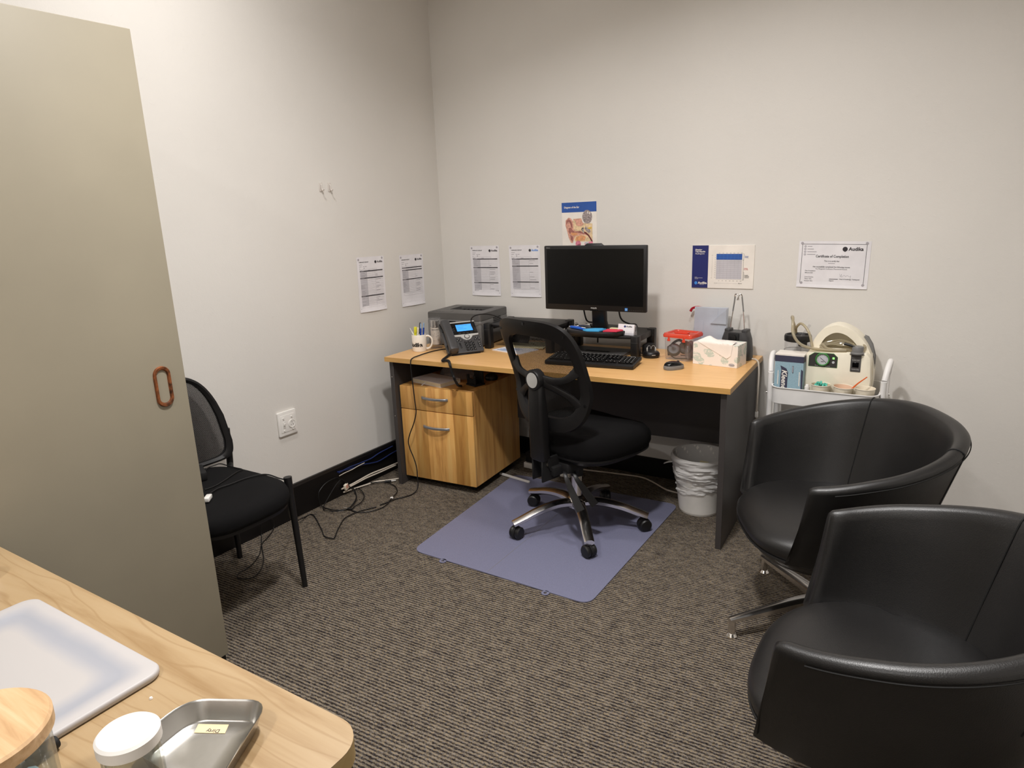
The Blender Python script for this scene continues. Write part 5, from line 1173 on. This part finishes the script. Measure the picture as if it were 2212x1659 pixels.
# ------------------------------------------------------------------ visitor chair at left
VX, VY = 0.36, -2.005
t = thing('visitor_chair', 'black mesh visitor chair half behind the tall cupboard', 'chair', (VX, VY, 0), 0)
def vs(k, z): return [(0.015+0.275*k*sgnpow(cos(a),0.55), 0.228*k*sgnpow(sin(a),0.55), z-0.022*max(0,(cos(a)-0.3))**2*k) for a in [2*pi*i/48 for i in range(48)]]
b = MB(); b.loft([vs(0.93,0.400),vs(0.985,0.408),vs(1.0,0.425),vs(1.0,0.445),vs(0.97,0.462),vs(0.88,0.472),vs(0.6,0.475),vs(0.1,0.476)], 'fabric'); b.build('seat', t, angle=80)
b = MB(); b.loft([vs(0.90,0.388),vs(0.96,0.392),vs(0.96,0.404)], 'black'); b.build('seat_frame', t)
for s in (-1, 1):
    b = MB(); b.tube([(0.196,s*0.224,0.476),(0.200,s*0.2245,0.40),(0.218,s*0.2265,0.0)], 0.016, 'black', 14, 1, smooth=False, rf=lambda q: 0.0165-0.0055*q); b.build('leg', t)
    b = MB(); b.tube([(-0.262,s*0.292,0.592),(-0.262,s*0.288,0.45),(-0.250,s*0.262,0.25),(-0.237,s*0.252,0.0)], 0.0155, 'black', 14, 6, rf=lambda q: 0.0155-0.004*q); b.build('leg', t)
    b = MB(); b.tube([(-0.262,s*0.288,0.44),(-0.20,s*0.25,0.405),(-0.10,s*0.200,0.398)], 0.010, 'black', 10); b.build('side_rail', t)
def vo(a, k, off):
    c, s = cos(a), sin(a); v = 0.662+0.196*k*sgnpow(s, 0.5 if s > 0 else 0.22); wv = 0.296-0.085*max(0,(v-0.58)/0.28)**1.4
    y = wv*k*sgnpow(c, 0.36 if s > 0 else 0.2); return (-0.262-0.10*(v-0.48)+0.30*y*y+off-0.05*max(0,v-.7), y, v)
rg = [[vo(2*pi*i/64, k, o) for i in range(64)] for k, o in ((1.0,0.0),(0.99,0.014),(0.95,0.017),(0.90,0.010),(0.90,-0.006),(0.95,-0.013),(1.0,0.0))]
b = MB(); b.loft(rg, 'black', cap0=False, cap1=False); b.build('back_frame', t)
b = MB(); b.grid(lambda u, v: vo(2*pi*u, 0.92*v+0.001, 0.003), 64, 10, 'visitmesh', cu=True); b.build('back_mesh', t, angle=180)
# adapter and cables lying on it
t = thing('power_adapter', 'black power brick on the seat of the mesh visitor chair', 'adapter', (0.235, -1.955, 0.4765), radians(-25))
b = MB(); b.box((0,0,0.018), (0.11,0.055,0.036), 'blackmatte', 0.006, 2); b.build('brick', t)
t = thing('usb_plug', 'white plug end on the seat beside the cupboard edge', 'plug', (0.475, -2.075, 0.4765), radians(40))
b = MB(); b.box((0,0,0.008), (0.020,0.045,0.016), 'white', 0.003, 2); b.build('housing', t); b = MB(); b.box((0,0.028,0.008), (0.012,0.014,0.005), 'steel'); b.build('contact', t)

# ------------------------------------------------------------------ cables
def cable(name, label, pts, r, m, cat='cable', group=None, n=7, res=6):
    return tag(MB().tube(pts, r, m, n, res).build(name), label, cat, group)
cable('cable', 'grey white lead lying across the seat of the visitor chair to its front leg', [(0.445,-2.055,0.482),(0.419,-1.996,0.481),(0.425,-1.94,0.481),(0.425,-1.877,0.480),(0.441,-1.823,0.479),(0.467,-1.800,0.476),(0.51,-1.789,0.466),(0.540,-1.772,0.452),(0.520,-1.745,0.40),(0.38,-1.66,0.24),(0.22,-1.52,0.10),(0.075,-1.345,0.012),(0.077,-1.289,0.006),(0.238,-1.38,0.006),(0.307,-1.426,0.006),(0.350,-1.432,0.006),(0.37,-1.420,0.006),(0.33,-1.365,0.006),(0.289,-1.302,0.006),(0.257,-1.245,0.006),(0.254,-1.195,0.006),(0.262,-1.144,0.006),(0.304,-1.065,0.006)], 0.0028, 'cable')
cable('cable', 'thin black lead in a loop over the back of the visitor seat', [(0.29,-1.965,0.49),(0.182,-1.883,0.479),(0.174,-1.835,0.479),(0.18,-1.815,0.478),(0.228,-1.815,0.478),(0.279,-1.815,0.478),(0.322,-1.815,0.478),(0.328,-1.843,0.479),(0.369,-1.937,0.480),(0.384,-1.984,0.480),(0.381,-2.024,0.480)], 0.0022, 'cable')
cable('cable', 'black cable hanging down the front of the drawer pedestal from the desk phone', [(0.44,-0.44,0.7345),(0.36,-0.50,0.7345),(0.338,-0.560,0.7345),(0.335,-0.62,0.7345),(0.342,-0.69,0.735),(0.353,-0.752,0.735),(0.36,-0.7815,0.722),(0.362,-0.783,0.657),(0.366,-0.783,0.587),(0.371,-0.783,0.503),(0.373,-0.783,0.447),(0.351,-0.783,0.383),(0.32,-0.784,0.322),(0.305,-0.785,0.277),(0.312,-0.785,0.237),(0.333,-0.784,0.187),(0.35,-0.786,0.137),(0.357,-0.792,0.084),(0.362,-0.80,0.03),(0.362,-0.835,0.006),(0.352,-0.894,0.006),(0.326,-0.941,0.006),(0.315,-0.994,0.006),(0.305,-1.04,0.006)], 0.0030, 'cable')
cable('cable', 'black cable arching over the printer front with a white plug', [(0.52,-0.40,0.80),(0.515,-0.42,0.84),(0.51,-0.435,0.875),(0.52,-0.440,0.908),(0.55,-0.428,0.925),(0.60,-0.405,0.928),(0.645,-0.385,0.915),(0.68,-0.375,0.895)], 0.0032, 'cable')
t = thing('usb_plug', 'white and silver plug resting on the left monitor riser', 'plug', (0.690, -0.372, 0.893), (0, radians(30), radians(20)))
b = MB(); b.box((0.008,0,0), (0.024,0.012,0.009), 'white', 0.002, 2); b.build('housing', t); b = MB(); b.box((0.026,0,0), (0.014,0.010,0.005), 'steel'); b.build('contact', t)
cable('cable', 'large outer loop of black cable by the left skirting board', [(0.034,-1.043,0.10),(0.032,-1.073,0.119),(0.031,-1.14,0.115),(0.031,-1.186,0.092),(0.032,-1.201,0.066),(0.036,-1.200,0.022),(0.05,-1.197,0.007),(0.102,-1.2,0.006),(0.155,-1.188,0.006),(0.186,-1.156,0.006),(0.166,-1.096,0.006),(0.119,-1.024,0.006),(0.050,-0.965,0.010),(0.036,-0.978,0.037),(0.034,-1.007,0.074),(0.034,-1.043,0.105)], 0.0026, 'cable', group='looped black leads')
cable('cable', 'inner coil of black cable lying on the carpet by the left skirting board', [(0.036,-1.02,0.085),(0.066,-0.984,0.010),(0.148,-1.05,0.011),(0.184,-1.118,0.011),(0.191,-1.184,0.011),(0.159,-1.215,0.011),(0.108,-1.227,0.010),(0.063,-1.205,0.009),(0.040,-1.150,0.03),(0.034,-1.08,0.08),(0.034,-1.04,0.10)], 0.0024, 'cable', group='looped black leads')
t = thing('audio_lead', 'black lead with silver jack plug ends trailing right of the cable coil', 'cable', (0,0,0), 0)
b = MB(); b.tube([(0.04,-0.945,0.012),(0.08,-0.951,0.014),(0.153,-0.998,0.012),(0.196,-1.065,0.010),(0.200,-1.119,0.008),(0.215,-1.150,0.006),(0.237,-1.159,0.006),(0.286,-1.149,0.006),(0.326,-1.10,0.006),(0.335,-1.03,0.006),(0.307,-0.951,0.012),(0.276,-0.875,0.010),(0.217,-0.819,0.008),(0.156,-0.797,0.008),(0.102,-0.806,0.010),(0.057,-0.848,0.013)], 0.0026, 'cable', 7); b.build('lead', t)
b = MB(); b.cyl((0.215,-1.150,0.008), (0.190,-1.156,0.010), 0.006, 'black', n=12); b.cyl((0.190,-1.156,0.010), (0.165,-1.160,0.012), 0.0028, 'chrome', n=10); b.build('jack_plug', t)
b = MB(); b.cyl((0.113,-0.793,0.011), (0.140,-0.770,0.011), 0.006, 'black', n=12); b.cyl((0.140,-0.770,0.011), (0.158,-0.752,0.011), 0.0035, 'silver', n=10); b.build('jack_plug', t)
b = MB(); b.box((0.307,-0.951,0.013), (0.016,0.010,0.009), 'white', 0.002, 1, rot=(0,0,0.8)); b.build('cable_tag', t)
cable('cable', 'upper off white cable running along the left skirting board into the desk', [(0.036,-1.045,0.045),(0.036,-0.973,0.045),(0.040,-0.922,0.050),(0.040,-0.825,0.055),(0.040,-0.711,0.049),(0.040,-0.60,0.045)], 0.0042, 'cablewhite', group='off white cables')
cable('cable', 'second off white cable tied beside the upper one on the skirting board', [(0.038,-1.02,0.036),(0.040,-0.94,0.040),(0.044,-0.86,0.045),(0.046,-0.76,0.042),(0.044,-0.62,0.038)], 0.0038, 'cablewhite', group='off white cables')
cable('cable', 'off white cable lying on the carpet from the coil to the desk leg', [(0.032,-1.03,0.020),(0.034,-0.945,0.012),(0.046,-0.873,0.008),(0.065,-0.807,0.007),(0.107,-0.765,0.007),(0.150,-0.712,0.007)], 0.0044, 'cablewhite', group='off white cables')
t = thing('power_plug', 'pale pink tagged plug end on the off white cables by the skirting board', 'plug', (0.040, -1.015, 0.048), (0.2, 0, 0.2))
b = MB(); b.box((0.0,0,0), (0.014,0.028,0.034), 'cup', 0.003, 2); b.build('body', t); b = MB(); b.box((0.008,0,0.004), (0.001,0.020,0.018), 'skin1'); b.build('tag', t)
cable('cable', 'blue network cable along the left skirting board, lower strand', [(0.030,-1.057,0.146),(0.030,-0.997,0.137),(0.030,-0.936,0.129),(0.030,-0.859,0.122),(0.030,-0.807,0.111),(0.030,-0.74,0.102),(0.030,-0.654,0.111),(0.030,-0.58,0.117)], 0.0032, 'cableblue', group='blue network cables')
cable('cable', 'blue network cable along the left skirting board, upper strand', [(0.031,-1.05,0.138),(0.031,-0.976,0.143),(0.031,-0.892,0.140),(0.031,-0.804,0.138),(0.031,-0.735,0.148),(0.031,-0.62,0.154)], 0.0032, 'cableblue', group='blue network cables')
cable('cable', 'cream lead crossing the blue cables on the skirting board', [(0.034,-1.05,0.122),(0.036,-1.011,0.126),(0.037,-0.957,0.127),(0.037,-0.914,0.131),(0.037,-0.862,0.133)], 0.0022, 'cablewhite')
cable('cable', 'thin black lead looping on the carpet under the visitor chair', [(0.036,-1.545,0.14),(0.034,-1.537,0.121),(0.034,-1.507,0.079),(0.034,-1.494,0.045),(0.036,-1.497,0.012),(0.078,-1.565,0.005),(0.111,-1.626,0.005),(0.183,-1.694,0.005),(0.231,-1.768,0.005),(0.245,-1.814,0.005),(0.249,-1.852,0.005),(0.274,-1.878,0.005),(0.305,-1.873,0.005),(0.332,-1.843,0.005),(0.305,-1.782,0.005),(0.243,-1.719,0.008),(0.172,-1.67,0.007),(0.098,-1.618,0.006),(0.040,-1.572,0.006),(0.034,-1.562,0.06)], 0.0022, 'cable')
cable('cable', 'off white cable on the carpet from beneath the chair to the waste bin', [(1.665,-0.235,0.007),(1.625,-0.196,0.007),(1.542,-0.185,0.010),(1.436,-0.111,0.007),(1.349,-0.075,0.007),(1.20,-0.09,0.007),(1.0,-0.12,0.007),(0.85,-0.14,0.010)], 0.0042, 'cablewhite')
# power board under the desk
t = thing('power_board', 'white power board on the carpet beside the drawer pedestal', 'power board', (0.848, -0.215, 0.0), radians(-6))
b = MB(); b.box2((-0.16,-0.03,0), (0.16,0.03,0.034), 'white', 0.005, 2); b.build('casing', t)
for k in range(4):
    b = MB(); b.box((-0.12+k*0.075,0.004,0.035), (0.045,0.038,0.003), 'white', 0.001, 1)
    for dx, q in ((-0.008,0.5),(0.008,-0.5)): b.box((-0.12+k*0.075+dx,0.008,0.0368), (0.0018,0.008,0.0006), 'ink', rot=(0,0,q))
    b.build('outlet', t)
t = thing('plug_adapter', 'black plug adapter standing on the power board behind the chair post', 'adapter', (0.738, -0.203, 0.0375), radians(-6))
b = MB(); b.box2((-0.035,-0.03,0), (0.035,0.03,0.062), 'blackmatte', 0.006, 2); b.build('body', t)
t = thing('cable_duct', 'white cable duct lying on the carpet beside the drawer pedestal', 'cable duct', (0.735, -0.408, 0.004), radians(-9))
b = MB(); b.box2((-0.11,-0.006,0), (0.11,0.006,0.012), 'white', 0.002, 1); b.build('duct', t)
t = thing('wall_socket', 'white double socket on the back wall beside the drawer pedestal', 'socket', (0.60, 0, 0.205), BACKW)
b = MB(); b.prism(rrect(0.116,0.074,0.005), 0, 0.010, 'white', bev=0.003); b.build('plate', t); b = MB(); b.lathe([(0,0.028),(0.020,0.026),(0.024,0.010)], 'blackmatte', 22, (0.028,-0.004,0)); b.build('plug', t)

# ------------------------------------------------------------------ armchairs
def armchair(label, loc, rot, base_rot):
    t = thing('tub_armchair', label, 'armchair', loc, rot, 'black tub armchairs')
    NS = 60
    def plan(tq, s, inset=0.0):
        """tq height 0..1, s -1..1 round the shell from one arm tip to the other"""
        xf = 0.215-0.055*tq; w = 0.275+0.075*tq**0.8; xb = -0.255-0.105*tq
        A = (xf-xb)/1.46; xc = xb+A; a = s*radians(117)
        B = w/0.90
        x = xc-A*sgnpow(cos(a), 0.92 if abs(cos(a)) > 1e-6 else 1); y = B*sgnpow(sin(a), 0.86)
        n = Vector((cos(a)/A, -sin(a)/B, 0)); n = n.normalized() if n.length else Vector((1,0,0))
        return Vector((x, y, 0))+n*inset
    def rim(s): return 0.652+0.118*cos(s*pi/2)**1.15
    ZB = 0.370
    def section(s, shrink=0.0):
        zt = rim(s); th = 0.052-0.010*abs(s); out = []
        P = []
        for tq in (0.0, 0.25, 0.5, 0.75, 0.92): P.append((plan(tq, s, 0.0), ZB+(zt-ZB)*tq))
        top = plan(1.0, s, 0.0)
        for k in range(1, 8):
            a = pi-pi*k/8; P.append((plan(0.97, s, th/2-th/2*-cos(a) if False else th/2+th/2*cos(a)) , zt-0.020+0.020*sin(a)))
        for tq in (0.90, 0.70, 0.45, 0.20, 0.0): P.append((plan(tq, s, th-0.004*(1-tq)), ZB+(zt-ZB)*tq))
        c = Vector((0,0,0)); cz = 0
        for p, z in P: c += p; cz += z
        c /= len(P); cz /= len(P)
        return [((p+(c-p)*shrink*0.5).x, (p+(c-p)*shrink*0.5).y, z+(cz-z)*shrink*0.12) for p, z in P]
    rings = []
    e = section(-1, 0.9); rings.append([(p[0]+0.016, p[1], p[2]) for p in e])
    e = section(-1, 0.35); rings.append([(p[0]+0.012, p[1], p[2]) for p in e])
    for i in range(NS+1): rings.append(section(-1+2*i/NS))
    e = section(1, 0.35); rings.append([(p[0]+0.012, p[1], p[2]) for p in e])
    e = section(1, 0.9); rings.append([(p[0]+0.016, p[1], p[2]) for p in e])
    b = MB(); b.loft(rings, 'leather'); b.build('shell', t, angle=60)
    # seams across the shell
    for s in (-0.40, 0.40):
        sec = section(s); b = MB(); o = Vector((0,0,0))
        for p in sec: o += Vector(p)
        o /= len(sec)
        b.tube([(Vector(p)+(Vector(p)-o).normalized()*0.0008)[:] for p in sec[2:]], 0.0021, 'seam', 6, 3); b.build('seam', t)
    edge = []
    for i in range(2, NS-1):
        s = -1+2*i/NS; edge.append((plan(0.955, s, -0.0012).x, plan(0.955, s, -0.0012).y, rim(s)-0.024))
    b = MB(); b.tube(edge, 0.0018, 'seam', 6, 2); b.build('piping', t)
    # seat cushion
    def srf(k, z, fr=0.0):
        out = []
        for i in range(64):
            a = 2*pi*i/64; x = 0.015+0.300*k*sgnpow(cos(a), 0.80); y = 0.300*k*sgnpow(sin(a), 0.70)
            if cos(a) > 0: x = 0.015+0.272*k*sgnpow(cos(a), 0.90)
            else: x = 0.015+0.245*k*sgnpow(cos(a), 0.8); y *= 0.93
            zz = z-0.026*fr*max(0, (x-0.07)/0.21)**2+0.010*fr*(1-(y/0.3)**2)
            out.append((x, y, zz))
        return out
    b = MB(); b.loft([srf(0.90,0.350),srf(0.98,0.360),srf(1.0,0.380,0.3),srf(0.995,0.400,0.6),srf(0.96,0.418,1),srf(0.88,0.428,1),srf(0.7,0.432,1),srf(0.4,0.434,1),srf(0.06,0.434,1)], 'leather'); cu = b.build('seat_cushion', t, angle=80)
    b = MB(); b.loft([[(x*q+0.0,y*q,z) for x,y,_ in srf(1.0,0)] for q, z in ((0.30,0.275),(0.62,0.284),(0.86,0.312),(0.97,0.350),(0.965,0.358))], 'leather'); b.build('underside', t, angle=70)
    b = MB(); b.tube([(p[0]*0.985,p[1]*0.985,0.356) for p in srf(1.0,0)], 0.0035, 'leather', 6, 1, True, False); b.build('piping', t)
    # base
    b = MB(); b.cyl((0,0,0.055), (0,0,0.268), 0.030, 'chrome', n=24); b.lathe([(0.05,0.255),(0.10,0.262),(0.10,0.270)], 'black', 24, cap0=True); b.build('column', t)
    for k in range(4):
        a = base_rot+k*pi/2; d = Vector((cos(a), sin(a), 0))
        b = MB(); b.sweep([(d*0.015+Vector((0,0,0.088)))[:], (d*0.12+Vector((0,0,0.084)))[:], (d*0.26+Vector((0,0,0.072)))[:], (d*0.358+Vector((0,0,0.064)))[:]], [(0.050,0.034),(0.044,0.030),(0.034,0.022),(0.026,0.016)], 'chrome', res=4); arm = b.build('base_arm', t)
        c = d*0.346
        b = MB(); b.cyl((c.x,c.y,0.013), (c.x,c.y,0.066), 0.0125, 'chrome', n=18); b.lathe([(0,0.0),(0.019,0.0),(0.020,0.004),(0.014,0.013),(0.010,0.014)], 'chrome', 22, (c.x,c.y,0)); b.build('foot', arm)
    return t
f1 = radians(207.6)
armchair('black leather tub armchair beside the desk and in front of the white trolley', (2.415, -1.03, 0), f1, radians(45)-f1)
f2 = radians(180)
armchair('black leather tub armchair nearest the camera at the lower right', (2.660, -1.870, 0), f2, radians(45)-f2)

# ------------------------------------------------------------------ maple table in the foreground
TZT = 0.74
t = thing('side_table', 'pale maple topped table in the left foreground', 'table', (0, 0, 0), 0)
x0, x1, y0, y1 = 0.78, 2.045, -3.56, -2.842
ol = [(x0,y0),(x1-0.055,y0)]+[(x1-0.055+0.055*sin(a),y0+0.055-0.055*cos(a)) for a in [pi/2*i/8 for i in range(1,9)]]+[(x1-0.055+0.055*cos(a),y1-0.055+0.055*sin(a)) for a in [pi/2*i/8 for i in range(9)]]+[(x0,y1)]
b = MB(); b.prism(ol, TZT-0.032, TZT-0.0015, 'maple_edge'); b.prism(ol, TZT-0.0015, TZT, 'maple'); top = b.build('tabletop', t)
for x in (x0+0.05, x1-0.032):
    for y in (y0+0.05, y1-0.042):
        b = MB(); b.prism(rrect(0.038,0.038,0.006,3,x,y), 0.0, TZT-0.032, 'black'); b.build('leg', t)
b = MB(); b.box2((x0+0.07,y1-0.055,TZT-0.075), (x1-0.052,y1-0.030,TZT-0.032), 'black'); b.build('apron', t)
# white board with a shallow dished centre
t = thing('cutting_board', 'white plastic board with sunken centre on the maple table', 'board', (1.435, -3.075, TZT+0.0003), radians(0.3))
BWd, BDd = 0.450, 0.320
def bring(k, z, r): return [(x,y,z) for x,y in rrect(BWd*1-k,BDd*1-k,r,8)]
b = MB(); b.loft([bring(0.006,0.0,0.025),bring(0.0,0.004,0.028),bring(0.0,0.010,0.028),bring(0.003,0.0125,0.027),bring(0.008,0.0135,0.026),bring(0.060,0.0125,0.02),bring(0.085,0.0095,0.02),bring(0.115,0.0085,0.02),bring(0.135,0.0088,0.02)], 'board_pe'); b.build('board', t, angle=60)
# steel tray
t = thing('instrument_tray', 'small stainless steel tray with a buff label on the maple table', 'tray', (0, 0, TZT+0.0004), 0)
tp = [Vector((1.785,-2.953)), Vector((1.897,-2.893)), Vector((1.975,-3.048)), Vector((1.800,-3.055))]
tcx = sum((p for p in tp), Vector((0,0)))/4
def tray_ring(k, z, rr):
    q = [tcx+(p-tcx)*k for p in tp]; out = []
    for i in range(4):
        P0, P1, P2 = q[i-1], q[i], q[(i+1) % 4]; d0 = (P0-P1).normalized()*rr; d1 = (P2-P1).normalized()*rr
        for j in range(7):
            s = j/6; p = P1+d0*(1-s)**2+d1*s*s; out.append((p.x, p.y, z))
    return out
b = MB(); b.loft([tray_ring(0.80,0.0,0.03),tray_ring(0.86,0.003,0.03),tray_ring(0.97,0.027,0.034),tray_ring(1.0,0.0295,0.036),tray_ring(1.0,0.031,0.036),tray_ring(0.955,0.029,0.033),tray_ring(0.84,0.004,0.028),tray_ring(0.80,0.0014,0.028),tray_ring(0.4,0.0012,0.01)], 'steel', cap0=True); b.build('pan', t, angle=50)
lq = [(1.8605,-2.945),(1.8195,-2.967),(1.809,-2.953),(1.850,-2.931)]
b = MB(); b.prism([(p[0]+0.004,p[1]-0.006) for p in lq], 0.0016, 0.0020, 'label'); LX = Matrix.Translation((1.8525,-2.9495,0.0022)) @ Matrix.Rotation(radians(208), 4, 'Z'); b.text('Dirty', 0, 0, 0.0095, 'ink', 0, 'LEFT', bold=.01, X=LX); b.build('label', t, smooth=False)
# jars
def jar(label, x, y, R, H, lidh, lidm, Rl):
    t = thing('glass_jar', label, 'jar', (x, y, TZT+0.0003), 0)
    b = MB(); b.lathe([(0,0.0),(R-0.004,0.0),(R,0.004),(R,H-lidh-0.004),(R-0.003,H-lidh+0.004),(R-0.006,H-lidh+0.004),(R-0.0035,H-lidh-0.006),(R-0.0035,0.006),(0,0.005)], 'glass', 44); b.build('jar_body', t)
    b = MB(); b.lathe([(0,H-lidh),(Rl-0.001,H-lidh),(Rl,H-lidh+0.001),(Rl,H-0.003),(Rl-0.003,H),(0,H)], lidm, 52); b.build('lid', t); return t
jar('glass jar with a round wooden lid at the lower left corner of the table', 1.816, -3.212, 0.072, 0.18, 0.018, 'lidwood', 0.078)
t = thing('cotton_pads', 'pale crumpled swabs inside the wooden lidded jar', 'swabs', (1.816, -3.212, TZT+0.006), 0)
b = MB(); rnd = random.Random(11)
for k in range(14):
    a = rnd.uniform(0,2*pi); r = 0.044*math.sqrt(rnd.random()); b.lathe([(0,-0.009),(0.014,-0.006),(0.017,0.0),(0.012,0.007),(0,0.009)], ('tissue','cup','lidwood','klxblue')[k % 4], 12, X=Matrix.Translation((r*cos(a),r*sin(a),0.014+0.055*rnd.random())) @ Euler((rnd.uniform(-1,1),rnd.uniform(-1,1),0)).to_matrix().to_4x4())
o = b.build('swab_pile', t, kind='stuff')
jar('small clear jar with a white screw lid standing in front of the steel tray', 1.936, -3.106, 0.0315, 0.155, 0.017, 'white', 0.0345)
t = thing('probe_tips', 'dark small tips inside the white lidded jar', 'ear tips', (1.936, -3.106, TZT+0.006), 0)
b = MB()
for k in range(12):
    a = rnd.uniform(0,2*pi); r = 0.018*math.sqrt(rnd.random()); b.lathe([(0.002,-0.007),(0.005,0.0),(0.003,0.007),(0,0.008)], 'charcoal' if k % 3 else 'black', 9, X=Matrix.Translation((r*cos(a),r*sin(a),0.012+0.030*rnd.random())) @ Euler((rnd.uniform(-1.3,1.3),rnd.uniform(-1.3,1.3),0)).to_matrix().to_4x4())
b.build('tip_pile', t, kind='stuff')
t = thing('marker_pen', 'black marker lying between the white board and the wooden lidded jar', 'pen', (1.6745, -3.088, TZT+0.0105), (pi/2, 0, radians(8)))
b = MB(); b.lathe([(0,0.0),(0.0085,0.0),(0.0095,0.002),(0.0095,0.045)], 'blackmatte', 20); b.build('cap', t); b = MB(); b.lathe([(0.0088,0.045),(0.0088,0.052),(0,0.052)], 'black', 20); b.build('barrel', t)
t = thing('white_bottle', 'white bottle at the left edge of the maple table', 'bottle', (1.013, -2.935, TZT+0.0003), 0)
b = MB(); b.lathe([(0,0),(0.030,0),(0.032,0.004),(0.032,0.036),(0.030,0.040),(0.0,0.041)], 'white', 32); b.build('body', t); b = MB(); b.lathe([(0.0322,0.010),(0.0322,0.030)], 'inklight', 32); b.build('label_band', t)
t = thing('paper_scrap', 'tiny white crumb on the maple table between board and tray', 'scrap', (1.694, -2.962, TZT), 0)
b = MB(); b.lathe([(0,0),(0.003,0.0005),(0.002,0.003),(0,0.0035)], 'tissue', 8); b.build('scrap', t)

# ------------------------------------------------------------------ lights and camera
downlight(0.68, -1.78, 13, 164, 'round recessed ceiling downlight near the left wall in front of the tall cabinet')
downlight(2.05, -1.25, 10, 140, 'round recessed ceiling downlight above the gap between desk and armchairs')
downlight(1.80, -2.15, 40, 150, 'round recessed ceiling downlight in the middle of the room')
downlight(1.90, -4.35, 22, 160, 'added fill light behind the camera, built as a round ceiling downlight')  # extra unseen lamp, added so the front wall bounces fill light
W = bpy.data.worlds.new('World'); SC.world = W; W.use_nodes = True
W.node_tree.nodes['Background'].inputs[0].default_value = (1.0, 0.94, 0.86, 1); W.node_tree.nodes['Background'].inputs[1].default_value = 0.0

yaw, pit, rol = 0.5725, 0.2473, -0.0379
fw_ = Vector((-sin(yaw)*cos(pit), cos(yaw)*cos(pit), -sin(pit))); rt = Vector((cos(yaw), sin(yaw), 0)); up = rt.cross(fw_)
r2 = rt*cos(rol)+up*sin(rol); u2 = up*cos(rol)-rt*sin(rol)
cam = bpy.data.cameras.new('camera'); co = bpy.data.objects.new('camera', cam); COL.objects.link(co)
mw = Matrix((r2, u2, -fw_)).transposed().to_4x4(); mw.translation = (2.6828, -3.4189, 1.4584); co.matrix_world = mw
cam.sensor_fit = 'HORIZONTAL'; cam.sensor_width = 36.0; cam.lens = 1472.2/2212*36.0; cam.clip_start = 0.02
SC.camera = co
vs_ = SC.view_settings; vs_.view_transform = 'Standard'; vs_.look = 'None'; vs_.gamma = 1.0; vs_.use_curve_mapping = False; vs_.exposure = 0.09
